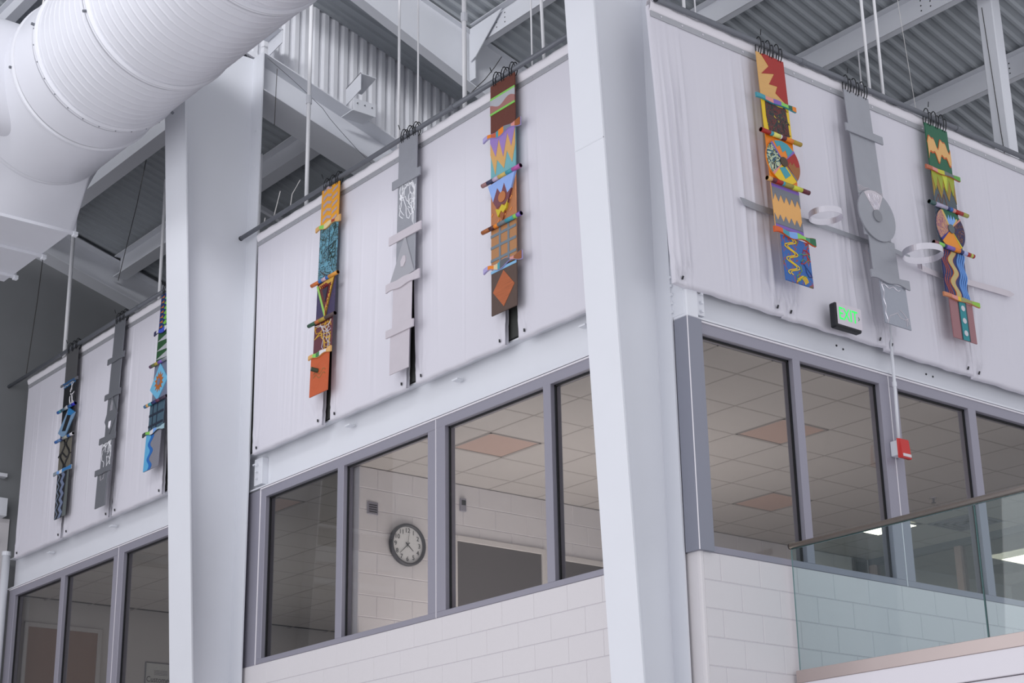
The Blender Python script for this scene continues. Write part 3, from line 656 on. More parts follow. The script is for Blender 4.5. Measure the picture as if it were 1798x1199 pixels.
MB().box(-.02, .03, 6.3, 12.2, 2.2, 4.3).build('gap_shade_left', DARKGAP, kind='structure'); MB().box(-.02, .03, .35, 6.3, 2.2, 4.4).build('gap_shade_middle', DARKGAP, kind='structure')  # dark sheets stand in for the shaded void behind the fabric slits
MB().box(.35, 6.1, -.0, .03, 2.2, 4.2).build('gap_shade_right', DARKGAP, kind='structure')  # dark sheet added as shade behind the right fabric

# ------------------------------------------------------------------ painted banners
PC = {}
def pc(c, rough=.45):
    k = tuple(c)
    if k not in PC: PC[k] = mat('paint_%02x%02x%02x' % k, c, rough, bump=.08, bscale=90, vary=.05, vscale=14)
    return PC[k]
TEAL, RED, YEL, ORG, VIO, GRN, LIME, BLU, LBL = (62, 150, 165), (160, 28, 18), (226, 190, 28), (226, 128, 22), (122, 92, 176), (14, 92, 62), (130, 200, 90), (42, 96, 168), (120, 165, 225)
BRN, TAN, PNK, GRY, NVY, CRM, WHT = (98, 48, 34), (212, 165, 100), (214, 140, 130), (112, 116, 126), (34, 44, 98), (216, 196, 150), (214, 212, 216)
MAR = (96, 30, 44)
class Banner:
    def __init__(s, plane, c, T, lab, tilt=0, roll=0, hw=.16, grp='hanging painted banners', off=-.155):
        if plane == 'A': loc = (off, c, T); rot = (-rad(tilt), rad(roll), -pi/2)
        else: loc = (c, off+.01, T); rot = (-rad(tilt), rad(roll), 0)
        s.t = thing('hanging_banner', lab, 'banner', loc, rot, grp); s.hw = hw; s.T = T
    def map(s, pts, P): return [(P['x']+x*P['hw'], P['z0']+z*(P['z1']-P['z0'])) for x, z in pts]
    def panel(s, z1, z0, c, x=0, hw=None, m=None, name='panel'):
        hw = hw or s.hw; z1, z0 = z1-s.T, z0-s.T
        o = MB().bbox(x-hw, x+hw, -.006, .006, z0, z1, .002).build(name, m or pc(c), s.t, local=True); P = dict(x=x, hw=hw, z0=z0, z1=z1, o=o, y=-.006); s.P = P; return P
    def shape(s, pts, c, name='painted_shape', lift=.003, m=None, P=None):
        P = P or s.P; q = s.map(pts, P)
        return MB().prism(q, 1, P['y']-lift, P['y']+.001).build(name, m or pc(c), P['o'], local=True)
    def line(s, pts, c, r=.004, name='painted_line', m=None, P=None, lift=.001):
        P = P or s.P; q = s.map(pts, P); return MB().tube([(x, P['y']-lift, z) for x, z in q], r, 5, rz=r).build(name, m or pc(c), P['o'], local=True)
    def rod(s, z, cols, hw=.235, x=0, r=.018, tilt=0):
        z -= s.T; L = 2*hw; o = MB().tube([(x-hw, -.026, z), (x+hw, -.026, z)], r, 12).build('crossbar', pc(cols[0][1]), s.t, local=True, smooth=False); a = -hw
        for (wd, c) in cols:
            b = a+L*wd; MB().tube([(x+a, -.026, z), (x+b, -.026, z)], r+.0015, 12).build('painted_band', pc(c), o, local=True, smooth=True); a = b
        return o
    def board(s, z, cols, hw=.235, h=.042, x=0, wav=.005, mt=None):
        """flat crossbar with a wavy lower edge, painted in patches"""
        z -= s.T; L = 2*hw; a = -hw; o = None
        full = [(x-hw+L*i/16, z+h/2+wav*.5*sin(i*.9)) for i in range(17)] + [(x+hw-L*i/16, z-h/2+wav*sin((16-i)*.7)) for i in range(17)]
        o = MB().prism(full, 1, -.022, -.008).build('crossbar', mt or pc(cols[0][1]), s.t, local=True)
        for (wd, c) in cols if len(cols) > 1 else []:
            b = a+L*wd; n = 4; pt = []
            for i in range(n+1):
                q = a+(b-a)*i/n; k = (q+hw)/L*16; pt.append((x+q, z+h/2+wav*.5*sin(k*.9)-.003))
            for i in range(n+1):
                q = b-(b-a)*i/n; k = (q+hw)/L*16; pt.append((x+q, z-h/2+wav*sin(k*.7)+.003))
            MB().prism(pt, 1, -.0245, -.0215).build('painted_patch', pc(c), o, local=True); a = b
        return o
    def disc(s, z, R, c, m=None, y=-.02, name='disc', x=0):
        z -= s.T; pts = [(x+R*cos(2*pi*k/40), z+R*sin(2*pi*k/40)) for k in range(40)]
        o = MB().prism(pts, 1, y, y+.012).build(name, m or pc(c), s.t, local=True); P = dict(x=x, hw=R, z0=z, z1=z+R, o=o, y=y); s.P = P; return P
    def wedge(s, a0, a1, c, r0=.0, r1=.99, m=None, lift=.003, P=None):
        n = 12; pts = [(r1*cos(rad(a0+(a1-a0)*k/n)), r1*sin(rad(a0+(a1-a0)*k/n))) for k in range(n+1)]
        pts += [(r0*cos(rad(a1+(a0-a1)*k/n)), r0*sin(rad(a1+(a0-a1)*k/n))) for k in range(n+1)] if r0 > .01 else [(0, 0)]
        return s.shape(pts, c, 'wedge', lift, m, P)
    def ties(s, n=3, top=None):
        top = top or (.165 if s.T < 4.3 else .125)
        for k in range(n):
            x = (k-(n-1)/2)*s.hw*.66
            for dx, hgt, lean in ((0, top+.03, .010), (.034, top*.82+.03, .018)):
                P = [(x+dx+lean*sin(a), -.032*cos(a)+.012, -.03+hgt/2+hgt/2*sin(a)) for a in [2*pi*i/20 for i in range(21)]]
                MB().tube(P, .0052, 5, cap=False).build('tie_loop', BLACK, s.t, local=True)
        if n: MB().tube([(s.hw*-.7, -.03, top-.01), (s.hw*-.74, -.045, top+.035)], .0045, 5).build('tie_tail', BLACK, s.t, local=True)
def zig(n, z0, z1, x0=-1, x1=1, ph=0): return [(x0+(x1-x0)*i/(2*n), z1 if (i+ph) % 2 else z0) for i in range(2*n+1)]
def wave(zc, am, n, ph=0, x0=-1, x1=1, k=28): return [(x0+(x1-x0)*i/k, zc+am*sin(2*pi*n*i/k+ph)) for i in range(k+1)]
def vwave(xc, am, n, ph=0, z0=0, z1=1, k=30): return [(xc+am*sin(2*pi*n*i/k+ph), z0+(z1-z0)*i/k) for i in range(k+1)]
def scrib(seed, n=60, x0=-.9, x1=.9, z0=.06, z1=.94, st=.33):
    R = random.Random(seed); x, z, a = 0, .5, 0; out = []
    for _ in range(n):
        a += R.uniform(-1.1, 1.1); x += st*cos(a); z += st*.5*sin(a)
        if x < x0 or x > x1: a = pi-a; x = min(max(x, x0), x1)
        if z < z0 or z > z1: a = -a; z = min(max(z, z0), z1)
        out.append((x, z))
    return out

# --- red banner (right wall, first)
b = Banner('B', .975, 4.235, 'painted banner topped with a red and tan zigzag panel, first right of the corner column', tilt=2.6)
WD = mat('tan_wood', TAN, .55, vary=.14, vscale=6, stretch=(2, 1, 26))
b.panel(4.235, 3.80, None, m=WD); zg = [(-.67, .97), (-.18, .765), (-.8, .54), (.18, .64), (-.3, .365), (.32, .385), (.12, .22), (1, .03), (1, 1), (-.55, 1)]; b.shape(zg, RED)
b.panel(3.80, 3.49, YEL); b.shape([(-.78, .93), (-.3, .96), (.2, .9), (.75, .93), (.8, .5), (.82, .1), (.3, .06), (-.2, .1), (-.7, .07), (-.8, .5)], None, m=splat('dark_splatter', [(0, (24, 22, 24)), (.44, (110, 24, 22)), (.5, (20, 52, 48)), (.56, (30, 28, 30)), (.66, YEL), (.7, (26, 24, 28))], 13, 2.5))
for k in range(7): b.line(scrib(40+k, 8, st=.22), (26, 24, 26), .003)
b.board(3.80, [(.22, TEAL), (.2, PNK), (.2, VIO), (.18, LIME), (.1, (20, 90, 60)), (.1, ORG)])
b.panel(3.49, 3.04, ORG)
D = b.disc(3.25, .195, ORG)
b.wedge(45, 128, ORG); b.shape([(-.45, .88), (-.3, .62), (-.12, .75), (0, .45), (.2, .6), (.3, .3), (.48, .42), (.68, .66), (.35, .92), (0, .98)], TEAL, lift=.005)
b.wedge(-42, 40, RED, .12); b.shape([(.25, -.1), (.4, .12), (.5, -.02), (.62, .14), (.75, -.05), (.96, .02), (.94, -.3), (.72, -.66)], (150, 92, 40), lift=.005)
b.wedge(-136, -42, YEL, .12); b.shape([(-.3, -.35), (.05, -.2), (.35, -.52), (0, -.78)], TEAL, lift=.005)
b.wedge(132, 222, None, .12, m=splat('bottle_splatter', [(0, (20, 24, 40)), (.42, (200, 210, 170)), (.5, (40, 90, 110)), (.56, (16, 20, 30)), (.62, (190, 180, 60))], 11, 2)); b.wedge(222, 229, PNK, .1, lift=.006); b.wedge(126, 132, VIO, .1, lift=.006); b.wedge(40, 46, VIO, .1, lift=.006); b.wedge(-46, -41, GRY, .1, lift=.006)
b.disc(3.25, .042, (70, 50, 30), y=-.032, name='hub')
b.rod(3.475, [(.22, RED), (.07, TEAL), (.18, (220, 215, 110)), (.03, WHT), (.11, MAR), (.18, ORG), (.21, (170, 140, 40))])
b.panel(3.04, 2.62, (224, 168, 96)); b.shape([(-1, .97), (1, .97), (1, .9), (-1, .9)], VIO); b.shape([(-1, .9)] + zig(5, .62, .78)[::1] + [(1, .9)], GRY)
b.shape([(-1, .12)] + zig(5, .34, .2) + [(1, .12)], GRY); b.shape([(-1, .13), (1, .13), (1, .05), (-1, .05)], VIO)
b.rod(3.045, [(.1, TAN), (.1, MAR), (.15, RED), (.05, TEAL), (.2, (150, 140, 60)), (.22, (200, 205, 60)), (.18, MAR)], .245, .02)
b.board(2.61, [(.2, (210, 90, 30)), (.15, TEAL), (.2, LBL), (.2, LIME), (.1, (60, 140, 110)), (.15, (20, 100, 60))], .24, .05, .04, .014)
b.panel(2.59, 2.2, None, .05, m=splat('blue_red_paint', [(0, BLU), (.55, (34, 120, 160)), (.5, (40, 110, 150)), (.56, (170, 40, 30)), (.62, (60, 120, 60)), (.68, BLU)], 7, 3, stretch=(1.6, 1, .8)))
for k, dx in enumerate((-.62, -.42)): b.line([(x+.1*(1-z), z) for x, z in vwave(dx+.1, .34, 2.8, .6, .97, .16, 50)], YEL, .0055)
for k in range(4): b.line([(.1+.07*k+.3*cos(a), .02+.12*sin(a)+.02*k) for a in [pi*i/8 for i in range(9)]], (230, 190, 40), .004)
for k in range(5): b.line(scrib(210+k, 9, -.2, .95, .05, .95, .24), ((186, 44, 34), (50, 150, 120), (170, 40, 30), (110, 150, 60), (24, 60, 120))[k], .005)
b.ties()

# --- right silver banner
b = Banner('B', 2.055, 4.235, 'plain grey metal banner with a round disc, centre of the right wall', tilt=3.0, grp='hanging metal banners')
b.panel(4.235, 3.85, None, m=SILVER); b.panel(3.85, 3.24, None, .005, m=SILVER); b.board(3.845, [(1, GRY)], .24, .075, .02, 0, SILVER)
for k in range(4): b.line(wave(.12-.02*k, .008, 3, k), None, .0025, m=SILVERL)
b.panel(3.24, 2.86, None, .02, .17, m=SILVER); b.disc(3.07, .235, None, m=SILVER, x=.03)
P = b.P; b.wedge(62, 126, None, .18, .97, m=SILVERL); 
for k in range(7): b.line([(cos(rad(70+8*k))*(.25+.6*q)+.05*sin(9*q+k), sin(rad(70+8*k))*(.25+.6*q)) for q in (0, .25, .5, .75, 1)], None, .004, m=CHROME, lift=.004)
b.disc(3.065, .055, None, m=mat('dull_metal', (138, 140, 146), .6, metal=.3), y=-.03, name='hub', x=.03)
b.panel(2.87, 2.5, None, .065, .165, m=SILVER); b.board(2.5, [(1, GRY)], .245, .07, .09, .01, SILVER)
b.panel(2.47, 2.09, None, .125, .165, m=mat('wrinkled_foil', (160, 164, 174), .35, metal=.5, bump=.8, bscale=22)); b.line(wave(.9, .03, 2, 0, -.9, .5), None, .005, m=CHROME); b.line(vwave(-.85, .05, 3), None, .004, m=CHROME); b.line(scrib(3, 14), None, .003, m=SILVERL)
b.ties()

# --- green banner
b = Banner('B', 3.145, 4.25, 'painted banner topped with a green panel and tan wave, rightmost on the wall', tilt=1.2)
b.panel(4.25, 3.79, GRN)
up_ = [(-1+2*i/30, .62+.10*(1 if True else 0)*sin(2*pi*2*i/30-.6)+.05*sin(2*pi*4*i/30)) for i in range(31)]; lo_ = [(x, z-.28-.03*sin(x*5)) for x, z in up_]
b.shape([(x, z+.035) for x, z in up_] + [(x, z-.035) for x, z in lo_[::-1]], (190, 90, 40)); b.shape(up_ + lo_[::-1], (218, 170, 104), lift=.006)
b.panel(3.79, 3.43, (72, 84, 92)); b.shape([(-1, 1)] + [(x, z) for x, z in zig(3, .25, .62)] + [(1, 1)], (150, 120, 34)); b.shape([(-1, 1)] + zig(4, .85, .45) + [(1, 1)], (150, 160, 40), lift=.005); b.shape([(-.1, .98), (.15, .5), (.4, .98)], (190, 200, 60), lift=.007)
b.line([(-.9, .1), (-.6, .35), (-.4, .05), (-.1, .4), (.1, .08)], (150, 90, 60), .003)
b.board(3.785, [(.18, (180, 100, 70)), (.15, PNK), (.2, (190, 190, 50)), (.27, (100, 110, 110)), (.2, (90, 160, 60))], .24, .04)
b.panel(3.43, 3.02, (74, 84, 96)); D = b.disc(3.235, .2, (60, 70, 90))
b.wedge(42, 122, GRN, .1); b.shape([(-.3, .62), (-.15, .42), (-.08, .68), (.02, .45), (.1, .7), (.2, .45), (.28, .68), (.42, .5), (.1, .15), (-.1, .2)], LBL, lift=.005); b.shape([(-.52, .78), (-.44, .84), (.0, .2), (.5, .62), (.56, .55), (.1, .02), (-.1, .02)], (206, 176, 96), lift=.004)
b.wedge(122, 218, None, .1, m=splat('mauve_dots', [(0, (150, 96, 110)), (.5, (200, 150, 110)), (.6, (60, 60, 130))], 24, 2)); b.wedge(-50, 42, None, .1, m=splat('navy_strokes', [(0, (24, 34, 84)), (.5, (70, 26, 34)), (.6, (190, 130, 50)), (.63, (30, 50, 110))], 18, 3))
b.wedge(-135, -50, (226, 140, 30), .1); b.wedge(218, 225, (30, 30, 130), .1, lift=.006); b.wedge(-53, -48, (200, 200, 60), .1, lift=.006); b.wedge(38, 43, PNK, .1, lift=.006)
b.disc(3.235, .042, (84, 94, 98), y=-.032, name='hub')
b.rod(3.43, [(.15, (60, 90, 90)), (.3, (170, 165, 190)), (.06, NVY), (.08, BLU), (.07, PNK), (.2, RED), (.14, (160, 160, 80))], .27, 0)
b.rod(3.04, [(.1, (140, 90, 90)), (.14, LIME), (.06, NVY), (.2, VIO), (.14, ORG), (.08, NVY), (.1, (170, 180, 220)), (.08, RED), (.06, (180, 190, 90)), (.04, RED)], .28, 0)
b.panel(3.02, 2.57, NVY)
for k, xx in enumerate((-.86, -.7, -.54)): b.line(vwave(xx, .12, 2.2, k*.2), (170, 80, 60), .004)
for k, xx in enumerate((.4, .56, .72, .88)): b.line(vwave(xx, .1, 2.2, k*.2), (100, 150, 215), .009)
l_ = vwave(-.12, .2, 2.2); b.shape([(x-.24, z) for x, z in l_] + [(x+.24, z) for x, z in l_[::-1]], (196, 100, 40)); b.shape([(x-.19, z) for x, z in l_] + [(x+.19, z) for x, z in l_[::-1]], (186, 168, 110), lift=.005)
b.board(2.575, [(.22, (200, 130, 90)), (.16, PNK), (.08, YEL), (.32, (150, 150, 90)), (.22, (140, 190, 60))], .25, .04, .03)
b.panel(2.56, 2.2, (150, 104, 108), .03); b.shape([(-.3, 0), (.42, 0), (.42, 1), (-.3, 1)], (38, 60, 70)); b.shape([(-.22, 0), (.3, 0), (.3, 1), (-.22, 1)], (20, 132, 140), lift=.005)
for zz in (.82, .5, .18): b.disc(2.2+.36*zz, .026, None, m=mat('silver_button', (205, 205, 210), .3, metal=.6), y=-.016, name='button', x=.036)
b.ties()

# --- orange banner (middle wall, left)
b = Banner('A', 4.715, 4.56, 'painted banner topped with an orange panel, right of the left column', tilt=1.6)
b.panel(4.56, 4.14, (226, 156, 34)); 
for k in range(5): b.shape([(x, z) for x, z in [(-.75, .12+.19*k), (-.3, .2+.19*k), (.1, .14+.19*k), (.2, .2+.19*k), (-.3, .27+.19*k), (-.75, .22+.19*k)]], (176, 156, 160)); b.shape([(.25, .03+.19*k), (.85, .1+.19*k), (.85, .17+.19*k), (.3, .1+.19*k)], (176, 156, 160))
b.panel(4.14, 3.55, None, m=splat('blue_green_splatter', [(0, (96, 150, 170)), (.46, (30, 54, 48)), (.52, (92, 140, 158)), (.6, (20, 30, 40)), (.66, (116, 112, 104))], 8, 2)); 
for k in range(6): b.line(scrib(60+k, 9, st=.2), (22, 44, 40), .0035)
b.line([(-.5, .5), (.6, .62)], (20, 40, 50), .004); b.line([(.1, .3), (.14, .92)], (20, 40, 50), .004)
b.board(4.14, [(.15, TAN), (.2, LIME), (.3, CRM), (.15, (160, 60, 30)), (.2, TAN)], .22, .05, 0, .014)
b.panel(3.55, 3.12, None, m=splat('plum_paint', [(0, (58, 50, 84)), (.6, (76, 58, 86)), (.68, (150, 60, 50))], 12, 1)); tri = [(-.95, .92), (1.0, .98), (.1, .04)]; b.shape(tri, (90, 30, 34), 'triangle', .012)
b.shape([(-.95, .92), (-.75, .9), (.1, .2), (.1, .04)], (140, 190, 90), lift=.016); b.shape([(-.7, .9), (1, .98), (.88, .86), (-.5, .8)], (190, 150, 60), lift=.015); b.shape([(1, .98), (.8, .9), (.1, .25), (.1, .04)], (196, 150, 60), lift=.0155); b.shape([(-.25, .75), (.4, .78), (.12, .42)], (40, 34, 52), 'triangle', .018)
for k in range(4): b.line([(-.5+.2*k, .88), (-.35+.2*k, .8), (-.3+.18*k, .86), (-.1+.16*k, .78)], (120, 30, 34), .005, lift=.018)
for k in range(4): b.line([(.75-.15*k, .78-.17*k), (.5-.1*k, .74-.17*k), (.62-.13*k, .64-.17*k)], (130, 40, 40), .005, lift=.018)
b.rod(3.545, [(.3, (190, 100, 40)), (.12, BLU), (.15, (190, 160, 170)), (.1, BLU), (.33, (206, 140, 50))], .235)
b.rod(3.125, [(.28, (40, 80, 56)), (.15, (180, 100, 40)), (.22, (170, 140, 50)), (.35, (80, 62, 62))], .235, -.02)
b.panel(3.12, 2.78, (92, 40, 50), -.02); 
for k in range(5): b.line(scrib(170+k, 16, st=.42), ((200, 150, 40), (200, 160, 60), (190, 190, 200), (210, 170, 50), (196, 190, 196))[k], .0045)
b.board(2.785, [(.2, TAN), (.15, LIME), (.15, (60, 120, 70)), (.3, WHT), (.2, TAN)], .2, .045, -.04, .01)
b.panel(2.78, 2.38, None, -.055, m=mat('orange_board', (188, 88, 46), .6, bump=.3, bscale=30, vary=.12, vscale=9)); b.line(wave(.55, .05, 1.5, 0, -.6, .7), (150, 110, 60), .004); b.line(wave(.45, .05, 1.5, 0, -.6, .7), (150, 110, 60), .004)
MB().tube([(-.08, -.006, 2.62-4.56), (-.1, -.07, 2.63-4.56)], .022, 12).build('peg', pc((60, 70, 50)), b.P['o'], local=True)
b.ties()

# --- middle silver banner
b = Banner('A', 3.385, 4.57, 'light silver metal banner in the middle of the fabric above the clock window', tilt=1.2, grp='hanging metal banners', hw=.148)
b.panel(4.57, 4.14, None, m=SILVER); b.board(4.135, [(1, GRY)], .225, .085, 0, 0, SILVER)
b.panel(4.14, 3.6, None, m=SILVER); 
for k in range(5): b.line(scrib(80+k, 26, -.75, .9, .05, .93, .22), None, .004, m=mat('white_wire', (232, 232, 236), .5))
b.board(3.575, [(1, GRY)], .255, .085, 0, 0, SILVERL)
b.panel(3.575, 3.12, None, m=SILVER); b.shape([(.0, .97), (1.05, .08), (-1.6, -.0)], None, 'triangle', .01, m=mat('grey_triangle', (172, 172, 178), .5, metal=.3)); b.shape([(-.3, .3), (-.35, .42), (-.1, .52), (.15, .5), (.2, .38), (-.05, .28)], None, lift=.018, m=SILVERL)
b.board(3.105, [(1, GRY)], .265, .08, -.02, .008, SILVERL)
b.panel(3.08, 2.67, None, -.04, m=SILVERL); b.board(2.65, [(1, GRY)], .215, .075, -.05, 0, SILVERL); b.panel(2.65, 2.25, None, -.065, m=SILVERL)
b.ties()

# --- brown banner
b = Banner('A', 1.955, 4.565, 'painted banner topped with a brown striped panel, left of the corner column', tilt=.6, hw=.172)
b.panel(4.565, 4.07, None, m=mat('brown_board', BRN, .5, bump=.3, bscale=25, vary=.08)); b.shape([(-1, .74), (1, .74), (1, .70), (-1, .70)], LIME); b.shape([(-1, .70)] + wave(.56, .05, 1.2, 2) + [(1, .7)], (176, 178, 184)); b.shape([(-1, .44)] + wave(.56, .05, 1.2, 2) + [(1, .44)], (160, 110, 104), lift=.004); b.shape([(-1, .44), (1, .44), (1, .40), (-1, .40)], LIME, lift=.005)
b.panel(4.07, 3.62, (110, 170, 178)); b.shape([(-1, 1)] + [(-1, .6), (-.6, .12), (-.45, .42), (.1, .16), (.35, .5), (.75, .2), (1, .55)] + [(1, 1)], (206, 160, 96)); b.shape([(-1, 1), (-1, .85), (-.55, .5), (-.3, .85), (.05, .42), (.4, .88), (.7, .55), (1, .9), (1, 1)], (150, 122, 186), lift=.005)
b.board(4.055, [(.12, (170, 160, 206)), (.1, ORG), (.14, (190, 90, 60)), (.06, TEAL), (.14, ORG), (.2, (120, 130, 136)), (.1, PNK), (.14, (150, 84, 34))], .26, .05, 0, .018)
b.panel(3.62, 3.16, None, m=mat('copper_board', (192, 128, 86), .35, metal=.5, bump=.5, bscale=12, vary=.15, vscale=8)); b.shape([(-1.1, .93), (1.08, .98), (.0, .08)], (150, 84, 44), 'triangle', .014)
b.shape([(-1.1, .93), (1.08, .98), (.75, .66), (.45, .6), (.2, .84), (-.05, .64), (-.35, .8), (-.7, .55)], (140, 170, 226), lift=.018); b.shape([(-.7, .55), (-.35, .8), (-.05, .64), (.2, .84), (.45, .6), (.75, .66), (.45, .4), (.0, .42), (-.4, .38)], (116, 66, 74), lift=.0175)
b.shape([(-.5, .38), (-.2, .34), (0, .42), (.25, .36), (.5, .46), (.35, .3), (.1, .24), (-.05, .3), (-.3, .2)], (200, 180, 40), lift=.019)
for k in range(8): b.line([(-.95+.5*(k % 4), .05+.06*k), (-.8+.5*(k % 4), .1+.06*k)], (222, 140, 60), .006)
b.disc(3.42, .05, None, m=mat('copper', (205, 130, 80), .3, metal=.6), y=-.03, name='copper_disc', x=.01)
b.rod(3.62, [(.14, (150, 110, 110)), (.16, (50, 50, 80)), (.14, (190, 170, 190)), (.2, (200, 170, 90)), (.16, TEAL), (.2, (176, 84, 156))], .265)
b.rod(3.175, [(.2, (160, 90, 40)), (.12, (80, 34, 30)), (.1, ORG), (.2, (110, 116, 120)), (.2, TEAL), (.08, LIME), (.1, VIO)], .265)
b.panel(3.16, 2.8, (172, 122, 78)); 
for xx in (-.28, .4): b.shape([(xx-.07, 0), (xx+.07, 0), (xx+.07, 1), (xx-.07, 1)], (110, 122, 132))
for zz in (.22, .55, .85): b.shape([(-1, zz-.035), (1, zz-.035), (1, zz+.035), (-1, zz+.035)], (110, 122, 132), lift=.004)
b.board(2.81, [(.12, (170, 160, 206)), (.16, ORG), (.1, CRM), (.06, TEAL), (.26, (90, 92, 98)), (.1, PNK), (.2, (140, 80, 40))], .26, .05, 0, .02)
b.panel(2.79, 2.38, None, m=mat('dark_brown_board', (84, 66, 58), .6, bump=.3, bscale=30, vary=.12, vscale=12)); b.shape([(-1, .99), (1, .99), (1, .93), (-1, .93)], (130, 180, 214)); b.shape([(0, .9), (.85, .5), (0, .1), (-.85, .5)], None, 'diamond', m=mat('orange_streaks', (170, 92, 52), .6, vary=.4, vscale=5, stretch=(1, 1, 22)))
b.ties()

# --- black banner (far left)
b = Banner('A', 10.615, 4.5, 'black, white and blue painted banner nearest the left edge', tilt=.2, hw=.165)
b.panel(4.5, 4.08, None, m=mat('slate_board', (84, 84, 86), .6, vary=.08)); b.panel(4.08, 3.74, (22, 24, 28)); b.shape([(-1, 1), (1, 1), (1, .88), (-1, .84)], (40, 100, 150), lift=.004)
for k in range(6): b.line(scrib(90+k, 10, st=.26), WHT, .006)
b.board(4.075, [(.15, (110, 112, 118)), (.7, (40, 90, 140)), (.15, (110, 112, 118))], .24, .03)
b.panel(3.74, 3.34, (18, 19, 22)); b.shape([(-1.35, .3), (.3, .98), (1.45, .72), (-.2, .02)], (120, 150, 180), 'diamond', .012); b.shape([(-.6, .3), (.15, .75), (.75, .68), (0, .25)], (20, 22, 26), 'diamond', .016); b.shape([(.3, .98), (1.45, .72), (.75, .68), (.15, .75)], (40, 120, 180), lift=.017)
b.rod(3.735, [(.12, BLU), (.1, TEAL), (.2, (60, 90, 110)), (.2, (170, 175, 180)), (.2, (40, 90, 150)), (.18, (40, 40, 170))], .25); b.rod(3.35, [(.14, BLU), (.2, (90, 130, 180)), (.1, NVY), (.26, (160, 160, 150)), (.15, (40, 90, 150)), (.15, WHT)], .25)
b.panel(3.34, 2.93, (104, 100, 90)); b.line(vwave(-.3, .3, 1.5), (26, 26, 28), .014); b.line(vwave(.55, .3, 1.5, pi), (26, 26, 28), .014); b.line(wave(.5, .1, 1), (26, 26, 28), .012)
b.board(2.935, [(.2, (140, 150, 160)), (.15, LBL), (.15, WHT), (.5, (50, 120, 180))], .25, .045)
b.panel(2.93, 2.35, (24, 24, 28)); b.shape([(.35, 0), (1, 0), (1, 1), (.75, 1)], (92, 98, 98)); l_ = [(.0+(.18 if i % 2 else -.18), i/10) for i in range(11)]; b.shape([(x-.22, z) for x, z in l_] + [(x+.22, z) for x, z in l_[::-1]], (110, 122, 150), lift=.005); b.shape([(x-.75, z) for x, z in l_] + [(x-.6, z) for x, z in l_[::-1]], (110, 122, 140), lift=.005)
b.ties()

# --- far grey banner
b = Banner('A', 9.31, 4.5, 'narrow plain grey metal banner between the two leftmost painted banners', tilt=1.7, grp='hanging metal banners', hw=.132)
SILD = mat('dark_silver', (122, 124, 130), .5, metal=.4, bump=.2, bscale=30)
b.panel(4.5, 4.02, None, m=SILD); b.panel(4.02, 3.57, None, m=SILD); b.panel(3.57, 3.03, None, m=SILD); b.board(4.02, [(1, GRY)], .215, .07, 0, .004, SILD); b.board(3.565, [(1, GRY)], .2, .07, 0, .004, SILD)
b.P = dict(x=0, hw=.132, z0=3.03-4.5, z1=3.57-4.5, o=b.P['o'], y=-.006); b.shape([(0, .97), (1.25, .5), (0, .06), (-1.1, .42)], None, 'diamond', .012, m=SILD)
for k in range(6): b.line([(-.15+.07*k, .62), (-.1+.05*k, .85-.03*abs(k-3))], None, .005, m=CHROME, lift=.012); b.line([(-.15+.07*k, .38), (-.2+.07*k, .2+.02*abs(k-3))], None, .005, m=CHROME, lift=.012)
b.board(3.03, [(1, GRY)], .205, .075, -.03, .004, SILD); b.panel(3.03, 2.65, None, -.04, m=SILD)
for k in range(5): b.line(scrib(110+k, 24, st=.2), None, .0035, m=mat('white_wire', (232, 232, 236), .5))
b.board(2.65, [(1, GRY)], .2, .07, -.07, .004, SILD); b.panel(2.65, 2.22, None, -.09, m=SILD); b.line([(-.4, .9), (-.3, .75), (.2, .78), (.3, .9)], None, .003, m=SILVERL)
b.ties()

# --- blue-green banner half hidden by the left column
b = Banner('A', 8.10, 4.5, 'blue and green painted banner half hidden by the left column', tilt=1.7, hw=.17)
b.panel(4.5, 4.03, (24, 50, 110)); 
for r_ in range(7): b.shape([(-.45, .07+.13*r_), (-.1, .01+.13*r_), (.25, .07+.13*r_), (-.1, .13+.13*r_)], (120, 190, 60), 'diamond'); b.shape([(-.95, .13+.13*r_), (-.5, .1+.13*r_), (-.5, .16+.13*r_)], (200, 120, 40)); b.shape([(.3, .1+.13*r_), (.75, .13+.13*r_), (.3, .16+.13*r_)], (200, 120, 40))
b.board(4.035, [(.12, (50, 50, 90)), (.1, WHT), (.3, (60, 80, 190)), (.1, WHT), (.38, NVY)], .245, .05, 0, .014)
b.panel(4.03, 3.64, (38, 82, 46)); 
for zz in (.72, .42, .16): b.shape([(-1, zz), (.6, zz+.14), (.6, zz-.06)], (176, 178, 184), 'triangle')
b.rod(3.64, [(.1, (90, 60, 90)), (.15, (90, 100, 60)), (.15, (170, 150, 60)), (.2, VIO), (.4, (150, 150, 160))], .25, -.01)
b.panel(3.64, 3.17, (112, 118, 138), -.02); b.shape([(-1.3, .4), (-.1, .98), (1.1, .5), (-.1, .04)], (110, 180, 214), 'diamond', .01)
star = [((.62 if i % 2 else .38)*cos(2*pi*i/24)-.05, .5+(.62 if i % 2 else .38)*.42*sin(2*pi*i/24)) for i in range(24)]; b.shape(star, (176, 100, 40), 'sunburst', .014); b.shape([(.2*cos(2*pi*i/20)-.05, .5+.09*sin(2*pi*i/20)) for i in range(20)], (112, 122, 150), lift=.018)
b.rod(3.175, [(.1, (60, 110, 150)), (.1, TAN), (.15, TEAL), (.2, NVY), (.15, (100, 50, 80)), (.3, (60, 50, 70))], .26, -.05)
b.panel(3.17, 2.83, (66, 92, 108), -.05)
for xx in (-.5, .1): b.shape([(xx-.05, 0), (xx+.05, 0), (xx+.05, 1), (xx-.05, 1)], (32, 42, 60))
for zz in (.25, .62): b.shape([(-1, zz-.04), (1, zz-.04), (1, zz+.04), (-1, zz+.04)], (32, 42, 60), lift=.004)
